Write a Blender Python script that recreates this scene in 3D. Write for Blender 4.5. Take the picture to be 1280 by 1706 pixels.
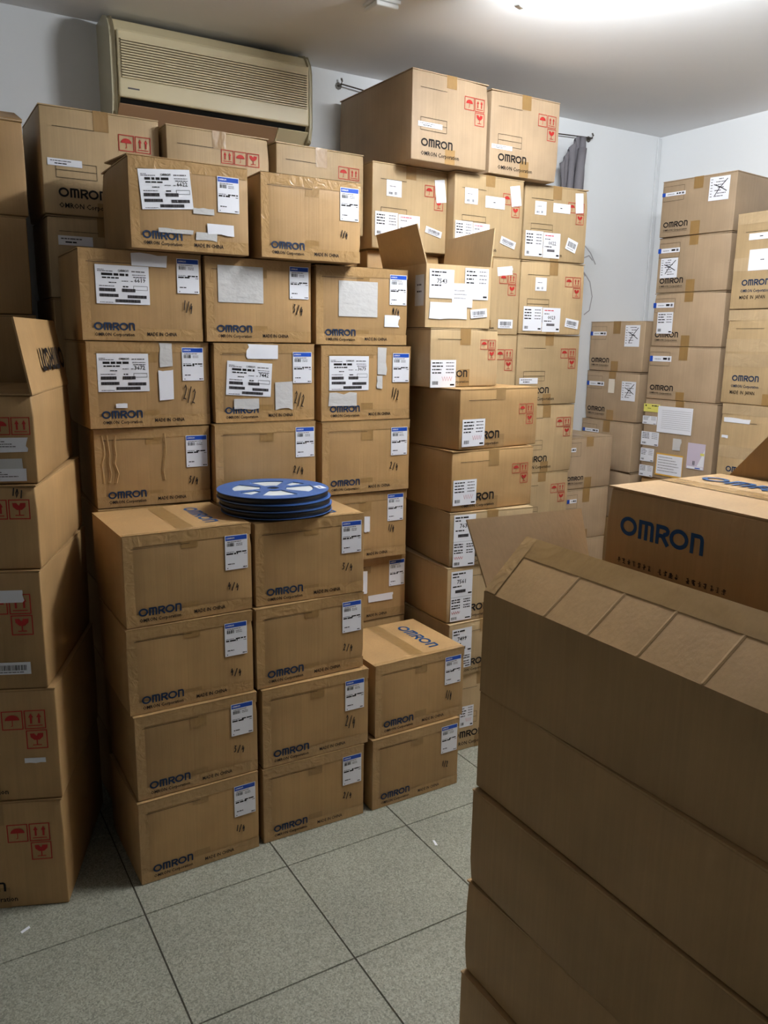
import bpy, bmesh, math, random
from mathutils import Vector, Matrix

for o in list(bpy.data.objects): bpy.data.objects.remove(o)
SC = bpy.context.scene
COL = SC.collection
RAD = math.radians
rnd = random.Random(7)

# ------------------------------------------------------------ camera
cam_d = bpy.data.cameras.new('camera'); cam = bpy.data.objects.new('camera', cam_d); COL.objects.link(cam)
cam_d.sensor_fit = 'VERTICAL'; cam_d.sensor_height = 36.0; cam_d.sensor_width = 27.0
cam_d.lens = 1339.4 / 1706.0 * 36.0
cam_d.clip_start = 0.02
PITCH, YAW, ROLL, CAMZ = RAD(12.05), RAD(30.9), RAD(0.90), 1.681
_f = Vector((math.sin(YAW)*math.cos(PITCH), math.cos(YAW)*math.cos(PITCH), -math.sin(PITCH)))
_r = Vector((math.cos(YAW), -math.sin(YAW), 0)); _u = _r.cross(_f)
_r2 = _r*math.cos(ROLL) + _u*math.sin(ROLL); _u2 = -_r*math.sin(ROLL) + _u*math.cos(ROLL)
M = Matrix.Identity(4)
for i in range(3):
    M[i][0], M[i][1], M[i][2] = _r2[i], _u2[i], -_f[i]
M[2][3] = CAMZ
cam.matrix_world = M
SC.camera = cam

# ------------------------------------------------------------ world, exposure
w = bpy.data.worlds.new('world'); SC.world = w; w.use_nodes = True
w.node_tree.nodes['Background'].inputs[0].default_value = (0.5, 0.52, 0.55, 1)
w.node_tree.nodes['Background'].inputs[1].default_value = 0.02
SC.view_settings.view_transform = 'Standard'; SC.view_settings.look = 'None'
SC.view_settings.gamma = 1.0; SC.view_settings.use_curve_mapping = False
SC.view_settings.exposure = 1.22
LAMP_POWER = 196.0

YW, XW, HC = 3.55, 3.985, 2.873          # back wall, right wall, ceiling
XL, YF = -2.5, -4.5                     # left wall, wall behind the camera

# ------------------------------------------------------------ materials
def lin(c): return tuple((v/12.92 if v <= .04045 else ((v+.055)/1.055)**2.4) for v in (x/255.0 for x in c)) + (1,)
MATS = {}
def mat(name, rgb, rough=.6, spec=.3, metal=0, alpha=1, emit=None, bump=None):
    m = bpy.data.materials.new(name); m.use_nodes = True; b = m.node_tree.nodes['Principled BSDF']
    b.inputs['Base Color'].default_value = lin(rgb); b.inputs['Roughness'].default_value = rough
    b.inputs['Specular IOR Level'].default_value = spec; b.inputs['Metallic'].default_value = metal
    b.inputs['Alpha'].default_value = alpha
    if emit:
        b.inputs['Emission Color'].default_value = emit[0]; b.inputs['Emission Strength'].default_value = emit[1]
    if bump:
        nt = m.node_tree; tc = nt.nodes.new('ShaderNodeTexCoord'); mp = nt.nodes.new('ShaderNodeMapping'); nz = nt.nodes.new('ShaderNodeTexNoise'); bp = nt.nodes.new('ShaderNodeBump')
        mp.inputs['Scale'].default_value = bump[0]; nz.inputs['Scale'].default_value = 1.0; nz.inputs['Detail'].default_value = 3
        bp.inputs['Strength'].default_value = bump[1]; bp.inputs['Distance'].default_value = bump[2]
        nt.links.new(tc.outputs['Object'], mp.inputs['Vector']); nt.links.new(mp.outputs[0], nz.inputs['Vector'])
        nt.links.new(nz.outputs['Fac'], bp.inputs['Height']); nt.links.new(bp.outputs[0], b.inputs['Normal'])
    MATS[name] = m
    return m
def cardboard(name, rgb, var=.10, rough=.55, spec=.35, rv=.10, bump=None):
    m = mat(name, rgb, rough, spec); nt = m.node_tree; b = nt.nodes['Principled BSDF']
    N = nt.nodes.new; L = nt.links.new
    tc = N('ShaderNodeTexCoord'); oi = N('ShaderNodeObjectInfo')
    # fine flute streaks
    mp = N('ShaderNodeMapping'); mp.inputs['Scale'].default_value = (130, 130, 3); L(tc.outputs['Object'], mp.inputs['Vector'])
    n1 = N('ShaderNodeTexNoise'); n1.inputs['Scale'].default_value = 1; n1.inputs['Detail'].default_value = 2; L(mp.outputs[0], n1.inputs['Vector'])
    # broad stains, different on every box
    ad = N('ShaderNodeVectorMath'); ad.operation = 'ADD'; L(tc.outputs['Object'], ad.inputs[0])
    cb = N('ShaderNodeCombineXYZ'); ml = N('ShaderNodeMath'); ml.operation = 'MULTIPLY'; ml.inputs[1].default_value = 40; L(oi.outputs['Random'], ml.inputs[0])
    for k in range(3): L(ml.outputs[0], cb.inputs[k])
    L(cb.outputs[0], ad.inputs[1])
    n2 = N('ShaderNodeTexNoise'); n2.inputs['Scale'].default_value = 6; n2.inputs['Detail'].default_value = 5; L(ad.outputs[0], n2.inputs['Vector'])
    mr = N('ShaderNodeMapRange'); mr.inputs['To Min'].default_value = 1-var; mr.inputs['To Max'].default_value = 1+var; mr.inputs['From Min'].default_value = .3; mr.inputs['From Max'].default_value = .7; L(n2.outputs['Fac'], mr.inputs['Value'])
    mr1 = N('ShaderNodeMapRange'); mr1.inputs['To Min'].default_value = .95; mr1.inputs['To Max'].default_value = 1.05; mr1.inputs['From Min'].default_value = .3; mr1.inputs['From Max'].default_value = .7; L(n1.outputs['Fac'], mr1.inputs['Value'])
    mr2 = N('ShaderNodeMapRange'); mr2.inputs['To Min'].default_value = 1-rv; mr2.inputs['To Max'].default_value = 1+rv; L(oi.outputs['Random'], mr2.inputs['Value'])
    x1 = N('ShaderNodeMath'); x1.operation = 'MULTIPLY'; L(mr.outputs[0], x1.inputs[0]); L(mr1.outputs[0], x1.inputs[1])
    x2 = N('ShaderNodeMath'); x2.operation = 'MULTIPLY'; L(x1.outputs[0], x2.inputs[0]); L(mr2.outputs[0], x2.inputs[1])
    hs = N('ShaderNodeHueSaturation'); hs.inputs['Color'].default_value = lin(rgb); L(x2.outputs[0], hs.inputs['Value']); L(hs.outputs[0], b.inputs['Base Color'])
    bp = N('ShaderNodeBump'); bp.inputs['Strength'].default_value = .25; bp.inputs['Distance'].default_value = .0015
    if bump:
        n3 = N('ShaderNodeTexNoise'); n3.inputs['Scale'].default_value = bump; n3.inputs['Detail'].default_value = 2; n3.inputs['Distortion'].default_value = 1.5; L(ad.outputs[0], n3.inputs['Vector']); bp.inputs['Strength'].default_value = .5; bp.inputs['Distance'].default_value = .006; L(n3.outputs['Fac'], bp.inputs['Height'])
    else: L(n1.outputs['Fac'], bp.inputs['Height'])
    L(bp.outputs[0], b.inputs['Normal'])
    return m
cardboard('kraft', (164, 130, 86)); cardboard('kraft_light', (174, 148, 110)); cardboard('kraft_brown', (166, 142, 114)); cardboard('kraft_inner', (158, 126, 88), .05)
cardboard('tape', (146, 114, 70), .06, .3, .5, .05, 9)
cardboard('clear_tape', (166, 133, 90), .10, .22, .5, .05, 26); cardboard('clear_tape_pale', (176, 152, 118), .08, .22, .5, .05, 14)
mat('ink_blue', (24, 46, 74), .6, .2); mat('ink_black', (26, 22, 22), .6, .2); mat('ink_red', (168, 44, 40), .6, .2); mat('ink_grey', (96, 92, 96), .6, .2)
mat('pen', (22, 20, 24), .4, .3); mat('pen_red', (200, 60, 80), .5)
mat('paper', (226, 226, 232), .55, .3); mat('paper_grey', (196, 194, 192), .35, .4, bump=((30, 30, 50), .6, .004)); mat('paper_warm', (222, 212, 196), .6)
mat('label_blue', (28, 72, 168), .4); mat('label_yellow', (214, 206, 104), .5); mat('label_orange', (214, 164, 70), .5); mat('label_lilac', (196, 184, 200), .3)
mat('logo_blue', (20, 66, 110), .5)
mat('plaster', (234, 236, 238), .85, .1, bump=((25, 25, 25), .15, .004)); mat('ceiling_paint', (234, 234, 235), .9, .1, bump=((18, 18, 18), .12, .004)); mat('trim_white', (222, 224, 226), .5)
mat('grout', (70, 66, 58), .9, .1)
mat('ac_cream', (228, 214, 176), .32, .45); mat('ac_side', (205, 196, 168), .35, .4); mat('ac_groove', (104, 92, 70), .6); mat('ac_dark', (18, 20, 20), .5); mat('ac_louver_reflection', (176, 140, 108), .25, .5)
mat('lamp_body', (232, 232, 230), .4); mat('lamp_glow', (255, 255, 255), .5, emit=((.93, .97, 1.0, 1), LAMP_POWER)); mat('metal', (120, 116, 110), .4, .5, 1.0)
mat('reel_blue', (58, 92, 150), .4, .4); mat('carrier_tape', (26, 24, 26), .35, .4); mat('reel_core', (196, 200, 200), .5)
mat('cloth', (124, 121, 126), .95, .05, bump=((200, 200, 200), .3, .002)); mat('cord', (70, 62, 58), .9); mat('plaster_scar', (176, 172, 174), .9)
def tile_mat():
    m = mat('terrazzo', (150, 150, 138), .42, .3); nt = m.node_tree; N = nt.nodes.new; L = nt.links.new; b = nt.nodes['Principled BSDF']
    tc = N('ShaderNodeTexCoord'); oi = N('ShaderNodeObjectInfo'); ad = N('ShaderNodeVectorMath'); ad.operation = 'ADD'; L(tc.outputs['Object'], ad.inputs[0]); L(oi.outputs['Location'], ad.inputs[1])
    v = N('ShaderNodeTexVoronoi'); v.inputs['Scale'].default_value = 260; L(ad.outputs[0], v.inputs['Vector'])
    n = N('ShaderNodeTexNoise'); n.inputs['Scale'].default_value = 3; n.inputs['Detail'].default_value = 4; L(ad.outputs[0], n.inputs['Vector'])
    r = N('ShaderNodeValToRGB'); r.color_ramp.elements[0].color = lin((104, 104, 92)); r.color_ramp.elements[1].color = lin((164, 162, 146)); L(v.outputs['Color'], r.inputs['Fac'])
    mr = N('ShaderNodeMapRange'); mr.inputs['From Min'].default_value = .3; mr.inputs['From Max'].default_value = .7; mr.inputs['To Min'].default_value = .9; mr.inputs['To Max'].default_value = 1.08; L(n.outputs['Fac'], mr.inputs['Value'])
    hs = N('ShaderNodeHueSaturation'); L(r.outputs['Color'], hs.inputs['Color']); L(mr.outputs[0], hs.inputs['Value']); L(hs.outputs[0], b.inputs['Base Color'])
tile_mat()

# ------------------------------------------------------------ helpers
def empty(name, loc, rz=0):
    o = bpy.data.objects.new(name, None); COL.objects.link(o); o.location = loc; o.rotation_euler = (0, 0, rz); o.empty_display_size = .05
    return o
def tag(o, label=None, cat=None, group=None, kind=None):
    if label: o['label'] = label
    if cat: o['category'] = cat
    if group: o['group'] = group
    if kind: o['kind'] = kind
    return o
class MB:
    """collects verts / faces / material slots, links them as one mesh"""
    def __init__(s): s.v = []; s.f = []; s.mi = []; s.mats = []; s.cur = 0
    def m(s, name):
        if name not in s.mats: s.mats.append(name)
        s.cur = s.mats.index(name); return s
    def poly(s, pts):
        b = len(s.v); s.v += [tuple(p) for p in pts]; s.f.append(tuple(range(b, b+len(pts)))); s.mi.append(s.cur)
    def mesh(s, vs, fs):
        b = len(s.v); s.v += [tuple(p) for p in vs]
        for f in fs: s.f.append(tuple(i+b for i in f)); s.mi.append(s.cur)
    def box(s, lo, hi):
        x0, y0, z0 = lo; x1, y1, z1 = hi
        s.mesh([(x0,y0,z0),(x1,y0,z0),(x1,y1,z0),(x0,y1,z0),(x0,y0,z1),(x1,y0,z1),(x1,y1,z1),(x0,y1,z1)],
               [(0,3,2,1),(4,5,6,7),(0,1,5,4),(1,2,6,5),(2,3,7,6),(3,0,4,7)])
    def slab(s, q, t):
        """quad q (4 points) thickened by t along its normal"""
        q = [Vector(p) for p in q]; n = (q[1]-q[0]).cross(q[3]-q[0]).normalized()*t
        s.mesh(q+[p+n for p in q], [(0,3,2,1),(4,5,6,7),(0,1,5,4),(1,2,6,5),(2,3,7,6),(3,0,4,7)])
    def tube(s, pts, r, n=8):
        pts = [Vector(p) for p in pts]; rings = []
        for i, p in enumerate(pts):
            d = (pts[min(i+1, len(pts)-1)]-pts[max(i-1, 0)]).normalized(); a = d.orthogonal().normalized(); b = d.cross(a)
            rings.append([p+(a*math.cos(k*2*math.pi/n)+b*math.sin(k*2*math.pi/n))*r for k in range(n)])
        vs = [v for rg in rings for v in rg]; fs = []
        for i in range(len(pts)-1):
            for k in range(n): fs.append((i*n+k, i*n+(k+1) % n, (i+1)*n+(k+1) % n, (i+1)*n+k))
        fs.append(tuple(range(n))[::-1]); fs.append(tuple((len(pts)-1)*n+k for k in range(n))); s.mesh(vs, fs)
    def lathe(s, prof, n=48, c=(0, 0)):
        vs = []; fs = []
        for r, z in prof:
            for k in range(n): a = 2*math.pi*k/n; vs.append((c[0]+r*math.cos(a), c[1]+r*math.sin(a), z))
        for i in range(len(prof)-1):
            for k in range(n): fs.append((i*n+k, i*n+(k+1) % n, (i+1)*n+(k+1) % n, (i+1)*n+k))
        s.mesh(vs, fs)
    def build(s, name, parent=None, smooth=False, bevel=0):
        me = bpy.data.meshes.new(name); me.from_pydata(s.v, [], s.f)
        for n in s.mats: me.materials.append(MATS[n])
        for p, i in zip(me.polygons, s.mi): p.material_index = i; p.use_smooth = smooth
        me.update()
        o = bpy.data.objects.new(name, me); COL.objects.link(o); o.parent = parent
        if bevel:
            md = o.modifiers.new('bevel', 'BEVEL'); md.width = bevel; md.segments = 2; md.limit_method = 'ANGLE'
        return o

# ------------------------------------------------------------ 2D lettering (x right, y up); each shape = list of polygons
_tc = {}
def text2d(s):
    """outline font text, cap height 1, starting at x = 0 -> (verts, faces, width)"""
    if s not in _tc:
        c = bpy.data.curves.new('t', 'FONT'); c.body = s; c.resolution_u = 1; c.offset = .014; o = bpy.data.objects.new('t', c); COL.objects.link(o)
        dg = bpy.context.evaluated_depsgraph_get(); me = bpy.data.meshes.new_from_object(o.evaluated_get(dg))
        vs = [(v.co.x, v.co.y) for v in me.vertices]; fs = [tuple(p.vertices) for p in me.polygons]
        bpy.data.objects.remove(o); bpy.data.curves.remove(c); bpy.data.meshes.remove(me)
        k = 1/.70; x0 = min(v[0] for v in vs); vs = [((x-x0)*k, y*k) for x, y in vs]
        _tc[s] = (vs, fs, max(v[0] for v in vs))
    return _tc[s]
def ribbon(pts, wd, closed=False):
    """stroked polyline -> quads"""
    n = len(pts); L = []; R = []
    for i in range(n):
        a = pts[i-1] if (i or closed) else pts[i]; b = pts[(i+1) % n] if (i < n-1 or closed) else pts[i]; p = pts[i]
        def nd(u, v):
            d = (v[0]-u[0], v[1]-u[1]); l = math.hypot(*d) or 1; return (d[0]/l, d[1]/l)
        d1 = nd(a, p) if a != p else nd(p, b); d2 = nd(p, b) if b != p else d1
        t = (d1[0]+d2[0], d1[1]+d2[1]); l = math.hypot(*t) or 1; t = (t[0]/l, t[1]/l); c = max(.5, t[0]*d1[0]+t[1]*d1[1])
        nx, ny = -t[1]*wd/2/c, t[0]*wd/2/c; L.append((p[0]+nx, p[1]+ny)); R.append((p[0]-nx, p[1]-ny))
    return [(R[i], R[(i+1) % n], L[(i+1) % n], L[i]) for i in range(n if closed else n-1)]
def arc(cx, cy, rx, ry, a0, a1, n): return [(cx+rx*math.cos(RAD(a0+(a1-a0)*i/n)), cy+ry*math.sin(RAD(a0+(a1-a0)*i/n))) for i in range(n+1)]
def logo_polys():
    """the five wide letters of the printed wordmark, height 1"""
    P = []; t = .205; h = t/2
    P += ribbon(arc(.56, .5, .56-h, .5-h, 0, 360, 22)[:-1], t, True)                                   # O
    x = 1.24; wm = .98                                                                                 # m
    P += ribbon([(x+h, 0), (x+h, 1-h), (x+wm-.22, 1-h)] + arc(x+wm-.22, 1-h-.2, .22-h, .2, 80, 0, 3) + [(x+wm-h, 0)], t)
    P += ribbon([(x+wm/2, 0), (x+wm/2, 1-h)], t)
    x = 2.36                                                                                           # R
    P += ribbon([(x+h, 0), (x+h, 1-h), (x+.5, 1-h)] + arc(x+.5, .72, .24, .28-h, 80, -80, 5) + [(x+.5, .45), (x+h, .45)], t)
    P += ribbon([(x+.42, .45), (x+.78, 0)], t*1.1)
    x = 3.22                                                                                           # O
    P += ribbon(arc(x+.56, .5, .56-h, .5-h, 0, 360, 22)[:-1], t, True)
    x = 4.46; wn = .76                                                                                 # n
    P += ribbon([(x+h, 0), (x+h, 1-h), (x+wn-.25, 1-h)] + arc(x+wn-.25, 1-h-.23, .25-h, .23, 80, 0, 3) + [(x+wn-h, 0)], t)
    return P
LOGO = logo_polys(); LOGO_W = 5.22
PEN = {'1': [[(.45, 1), (.4, 0)]], '2': [[(.1, .8), (.3, 1), (.55, .8), (.4, .4), (.05, .05), (.35, .08), (.65, 0)]],
       '3': [[(.1, .95), (.5, .92), (.25, .6), (.55, .4), (.45, .08), (.05, .05)]],
       '4': [[(.25, 1), (.1, .45), (.65, .5)], [(.5, .75), (.42, -.05)]], '/': [[(.55, 1.05), (.05, -.1)]], '0': [[(.3, 1), (.05, .5), (.3, 0), (.6, .5), (.3, 1)]]}
def hand_polys(s, w, h, wd):
    out = []; n = len(s); cw = w/n
    for i, ch in enumerate(s):
        dy = h*.12*(1 - 2*i/(n-1)); hh = h*.8
        for st in PEN[ch]: out += ribbon([(-w/2+i*cw+x*cw*.9+(y-.5)*hh*.12, dy-hh/2+y*hh) for x, y in st], wd)
    return out

class Decal:
    """flat print or sticker laid on one face of a box; points are (u, v) on that face, layers stack outwards"""
    def __init__(s, face, off): s.mb = MB(); s.face = face; s.off = off; s.T = (0, 0, 0)
    def at(s, x, y, rot=0): s.T = (x, y, RAD(rot)); return s
    def pt(s, p, lay):
        x, y, r = s.T; c, n = math.cos(r), math.sin(r); u, v = x+p[0]*c-p[1]*n, y+p[0]*n+p[1]*c
        return s.face(u, v, s.off+lay*.00025)
    def poly(s, pts, m, lay=0): s.mb.m(m); s.mb.poly([s.pt(p, lay) for p in pts])
    def rect(s, x0, y0, x1, y1, m, lay=1): s.poly([(x0, y0), (x1, y0), (x1, y1), (x0, y1)], m, lay)
    def polys(s, L, m, lay=1, k=1, dx=0, dy=0):
        for q in L: s.poly([(x*k+dx, y*k+dy) for x, y in q], m, lay)
    def text(s, t, x, y, h, m, lay=1, maxw=None, sx=1):
        vs, fs, wd = text2d(t); k = h*sx
        if maxw: k = min(k, maxw/wd)
        s.mb.m(m); s.mb.mesh([s.pt((x+a*k, y+b*h), lay) for a, b in vs], fs); return wd*k
    def logo(s, x, y, w, m, lay=1): s.polys(LOGO, m, lay, w/LOGO_W, x, y)
    def words(s, x, y, w, h, m, r, lay=1):
        e = x+w
        while x < e-h*.5:
            l = min(r.uniform(1.5, 6)*h*.8, e-x); s.rect(x, y, x+l, y+h, m, lay); x += l+h*.5
    def bars(s, x, y, w, h, m, r, lay=1):
        e = x+w
        while x < e:
            l = r.choice((.0009, .0016, .0024)); s.rect(x, y, min(x+l, e), y+h, m, lay); x += l+r.choice((.0009, .0012, .002))
    def build(s, name, parent): return s.mb.build(name, parent)

# ------------------------------------------------------------ stickers
def torn_outline(w, h, r, amp=.12):
    c = [(-w/2, -h/2), (w/2, -h/2), (w/2, h/2), (-w/2, h/2)]; out = []
    side = r.randrange(4)
    for i in range(4):
        a, b = c[i], c[(i+1) % 4]; out.append((a[0]+r.uniform(-.02, .02)*w, a[1]+r.uniform(-.04, .04)*h))
        if i == side:
            for t in (.25, .5, .75): out.append((a[0]+(b[0]-a[0])*t + r.uniform(-amp, amp)*min(w, h), a[1]+(b[1]-a[1])*t + r.uniform(-amp, amp)*min(w, h)))
    return out
def sticker(root, face, spec, idx, lo):
    typ, cx, cy, w, h, rot, arg = spec; r = random.Random(idx*131+int(abs(cx)*999)); d = Decal(face, .0022+.0003*lo).at(cx, cy, rot)
    X0, Y0, X1, Y1 = -w/2, -h/2, w/2, h/2; K = 'ink_black'; name = 'shipping_label'; lab = None
    def P(m='paper'): d.rect(X0, Y0, X1, Y1, m, 0)
    if typ == 'blue':
        name = 'blue_banded_label'; P(); d.rect(X0+.002, Y1-.016, X1-.002, Y1-.002, 'label_blue'); d.logo(X0+.005, Y1-.0115, .026, 'paper', 2)
        d.words(X0+.008, Y1-.022, .045, .0022, 'ink_grey', r); d.bars(X0+.007, Y1-.035, .024, .011, K, r); d.words(X0+.037, Y1-.029, .02, .002, 'ink_grey', r); d.words(X0+.037, Y1-.034, .02, .002, 'ink_grey', r)
        d.words(X0+.004, Y0+h*.505, .026, .002, 'ink_grey', r); d.words(X0+.036, Y0+h*.485, .034, .0042, K, r); d.words(X0+.004, Y0+h*.44, .038, .0048, K, r); d.words(X1-.012, Y0+h*.43, .009, .002, K, r)
        d.words(X0+.008, Y0+.017, .022, .003, K, r); d.rect(X0+.006, Y0+.004, X0+.009, Y0+.007, K); d.words(X1-.016, Y0+.004, .013, .003, K, r)
    elif typ == 'big':
        name = 'address_label'; lab = 'white label printed with '+arg; P()
        d.logo(X0+w*.42, Y1-h*.165, w*.2, K); d.words(X0+w*.67, Y1-h*.16, w*.25, .0035, 'ink_grey', r); d.words(X0+w*.04, Y1-h*.13, w*.12, .002, 'ink_grey', r); d.words(X0+w*.04, Y1-h*.17, w*.28, .0025, 'ink_grey', r)
        d.words(X0+w*.11, Y1-h*.27, w*.5, .0075, K, r); d.words(X0+w*.12, Y1-h*.345, w*.33, .0045, K, r); d.words(X0+w*.68, Y1-h*.24, w*.26, .0022, 'ink_grey', r); d.words(X0+w*.7, Y1-h*.3, w*.24, .0025, K, r)
        d.text(arg, X0+w*.72, Y1-h*.42, .0125, K); d.words(X0+w*.65, Y1-h*.41, w*.05, .002, K, r)
        d.words(X0+w*.24, Y1-h*.46, w*.14, .003, K, r); d.words(X0+w*.48, Y1-h*.41, w*.12, .002, K, r); d.words(X0+w*.06, Y1-h*.55, w*.28, .0025, 'ink_grey', r); d.words(X0+w*.5, Y1-h*.56, w*.1, .004, K, r)
        for a, b, c2 in ((.06, .68, .3), (.48, .68, .25)): d.rect(X0+w*a, Y1-h*b, X0+w*(a+c2), Y1-h*(b-.085), 'ink_grey'); d.bars(X0+w*a, Y1-h*b, w*c2, h*.085, K, r, 2)
        for a, b, c2 in ((.06, .82, .35), (.58, .84, .36), (.35, .955, .47)): d.rect(X0+w*a, Y1-h*b, X0+w*(a+c2), Y1-h*(b-.08), 'ink_grey'); d.bars(X0+w*a, Y1-h*b, w*c2, h*.08, K, r, 2)
        d.polys(ribbon([(X0+w*.7, Y1-h*.62), (X0+w*.96, Y1-h*.62), (X0+w*.96, Y1-h*.52), (X0+w*.7, Y1-h*.52)], .0012, True), K); d.words(X0+w*.06, Y0+h*.03, w*.25, .002, 'ink_grey', r)
    elif typ == 'blank': name = 'document_pouch'; P('paper_grey')
    elif typ in ('torn', 'torn2'):
        name = 'torn_label'; d.poly(torn_outline(w, h, r), 'paper' if typ == 'torn2' or r.random() < .6 else 'paper_grey', 0)
        if typ == 'torn2':
            for k in range(3): d.words(X0+w*.1, Y1-h*(.3+.17*k), w*r.uniform(.3, .75), .0025, 'ink_grey', r)
    elif typ in ('plain', 'strip', 'small'):
        name = 'white_sticker'; P()
        if typ == 'plain': d.words(X0+w*.4, -.002, w*.14, .004, K, r)
        if typ == 'small': d.bars(X0+w*.15, Y0+h*.12, w*.25, h*.15, K, r); d.bars(X0+w*.55, Y0+h*.12, w*.15, h*.18, K, r); d.words(X0+w*.2, Y1-h*.4, w*.4, .003, 'ink_grey', r)
    elif typ == 'bar':
        name = 'barcode_sticker'; P(); d.bars(X0+w*.12, Y0+h*.32, w*.76, h*.45, K, r); d.words(X0+w*.15, Y0+h*.14, w*.65, .0028, 'ink_grey', r)
    elif typ == 'narrow':
        name = 'narrow_label'; P(); d.words(X0+w*.08, h*.12, w*.6, h*.13, 'ink_grey', r); d.words(X0+w*.2, -h*.25, w*.35, h*.15, K, r)
    elif typ == 'num':
        name = 'address_label'; lab = 'white label printed with '+arg; P(); d.words(X0+w*.08, Y1-h*.12, w*.6, .005, K, r); d.words(X0+w*.08, Y1-h*.24, w*.35, .005, K, r); d.text(arg, X0+w*.3, Y1-h*.48, .0165, K); d.words(X0+w*.08, Y1-h*.58, w*.4, .005, K, r)
    elif typ == 'tall':
        name = 'address_label'; lab = 'white label printed with '+arg; P(); d.words(X0+w*.06, Y1-.014, w*.6, .006, K, r); d.words(X0+w*.06, Y1-.026, w*.3, .005, K, r); d.text(arg, X0+w*.27, Y1-.052, .0165, K); d.words(X0+w*.08, Y1-.066, w*.4, .005, K, r)
        d.rect(X0+w*.2, Y1-.09, X0+w*.68, Y1-.078, 'ink_grey'); d.bars(X0+w*.2, Y1-.09, w*.48, .012, K, r, 2); d.rect(X1-w*.2, Y1-.098, X1-.003, Y1-.092, K); d.rect(X0, Y1-.108, X1, Y1-.1072, 'ink_grey')
        for k, yy in enumerate((.122, .132, .146, .156)):
            d.words(X0+w*.04, Y1-yy, w*.4, .005, K, r); d.words(X0+w*.6, Y1-yy, w*.32, .004, K, r)
        d.polys(ribbon([(X0+w*.05+k*w*.05, Y0+h*.12+(.006 if k % 2 else .016)) for k in range(9)], .0016), 'pen_red', 2); d.rect(X1-w*.3, Y0+h*.03, X1-w*.06, Y0+h*.055, K); d.bars(X0+w*.05, Y0+h*.03, w*.25, .012, K, r)
    elif typ in ('dlab', 'form'):
        name = 'form_label'; P()
        for k in range(4):
            d.words(X0+w*.06, Y1-h*(.13+.12*k), w*r.uniform(.3, .45), h*.045, K, r); d.words(X0+w*.6, Y1-h*(.12+.12*k), w*.32, h*.035, 'ink_grey', r)
        d.bars(X0+w*.08, Y0+h*.1, w*.22, h*.13, K, r); d.rect(X1-w*.22, Y0+h*.06, X1-w*.05, Y0+h*.12, K)
        if typ == 'dlab': d.polys(ribbon([(X0+w*.45+k*w*.05, Y0+h*.2+(.004 if k % 2 else .02)) for k in range(9)], .0012), 'pen_red', 2)
    elif typ == 'two':
        name = 'double_label'; lab = 'two white labels side by side'+(', one printed with '+arg if arg else '')
        d.rect(X0, Y0, X0+w*.5, Y1, 'paper', 0); d.rect(X0+w*.515, Y0-.003, X1, Y1-.003, 'paper', 0)
        for k in range(4): d.words(X0+w*.03, Y1-h*(.16+.12*k), w*.18, h*.05, K, r); d.words(X0+w*.3, Y1-h*(.15+.12*k), w*.16, h*.035, 'ink_grey', r)
        d.bars(X0+w*.04, Y0+h*.08, w*.09, h*.12, K, r); d.rect(X0+w*.4, Y0+h*.06, X0+w*.48, Y0+h*.12, K)
        d.words(X0+w*.56, Y1-h*.16, w*.25, h*.04, 'pen_red', r); d.words(X0+w*.56, Y1-h*.3, w*.15, h*.04, 'ink_grey', r); (arg and d.text(arg, X0+w*.66, Y1-h*.5, .0165, 'ink_black')); d.words(X0+w*.56, Y1-h*.6, w*.2, h*.04, K, r)
        d.rect(X0+w*.63, Y0+h*.22, X0+w*.85, Y0+h*.32, 'ink_grey'); d.rect(X1-w*.1, Y0+h*.05, X1-w*.02, Y0+h*.12, K)
    elif typ == 'side':
        name = 'blue_ended_label'; P(); d.rect(X0, Y0, X0+.019, Y1, 'label_blue'); d.words(X0+.03, -h*.1, w*.3, .003, 'ink_grey', r); d.words(X0+w*.62, -h*.18, w*.18, h*.4, K, r); d.rect(X0+w*.84, -h*.25, X0+w*.94, h*.25, 'ink_grey')
    elif typ == 'cross':
        name = 'crossed_out_label'; P()
        for k in range(7): d.words(X0+w*.06, Y1-h*(.12+.12*k), w*.1, .003, K, r); d.words(X0+w*r.uniform(.25, .45), Y1-h*(.12+.12*k), w*r.uniform(.2, .5), .004, 'ink_grey', r)
        d.polys(ribbon([(X0+w*.3, Y0+h*.2), (X0+w*.5, Y0+h*.5), (X0+w*.88, Y1-h*.12)], .004), 'pen', 2); d.polys(ribbon([(X0+w*.22, Y0+h*.68), (X0+w*.55, Y0+h*.55), (X0+w*.88, Y0+h*.36)], .004), 'pen', 3)
    elif typ == 'yellow': name = 'yellow_label'; P('label_yellow'); d.rect(X0+.01, Y1-.014, X0+.018, Y1-.005, K); d.words(X0+w*.5, Y1-.012, w*.4, .006, K, r); d.words(X0+w*.25, -.004, w*.2, .003, K, r)
    elif typ == 'orange':
        name = 'orange_edged_label'; d.rect(X0-.006, Y0-.008, X1+.004, Y1+.008, 'label_orange', 0); d.rect(X0, Y0, X1, Y1, 'paper', 1)
        for k in range(6): d.words(X0+w*.06, Y1-h*(.14+.14*k), w*r.uniform(.5, .88), .003, 'ink_grey', r, 2)
    elif typ == 'sleeve': name = 'document_sleeve'; P('label_lilac'); d.poly([(X1-w*.4, Y0+h*.12), (X1-w*.02, Y0+h*.12), (X1-w*.02, Y1-h*.2)], 'paper'); d.bars(X0+w*.35, Y0+h*.16, w*.14, h*.16, K, r, 2); d.rect(X0+w*.05, Y0+.002, X1-w*.05, Y0+h*.1, 'paper'); d.rect(X0+w*.5, Y0+h*.03, X0+w*.8, Y0+h*.07, 'label_blue', 2); d.rect(X1-w*.25, Y0+h*.55, X1-w*.03, Y0+h*.64, 'label_yellow', 2)
    elif typ == 'lines':
        name = 'lined_form'; P()
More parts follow.
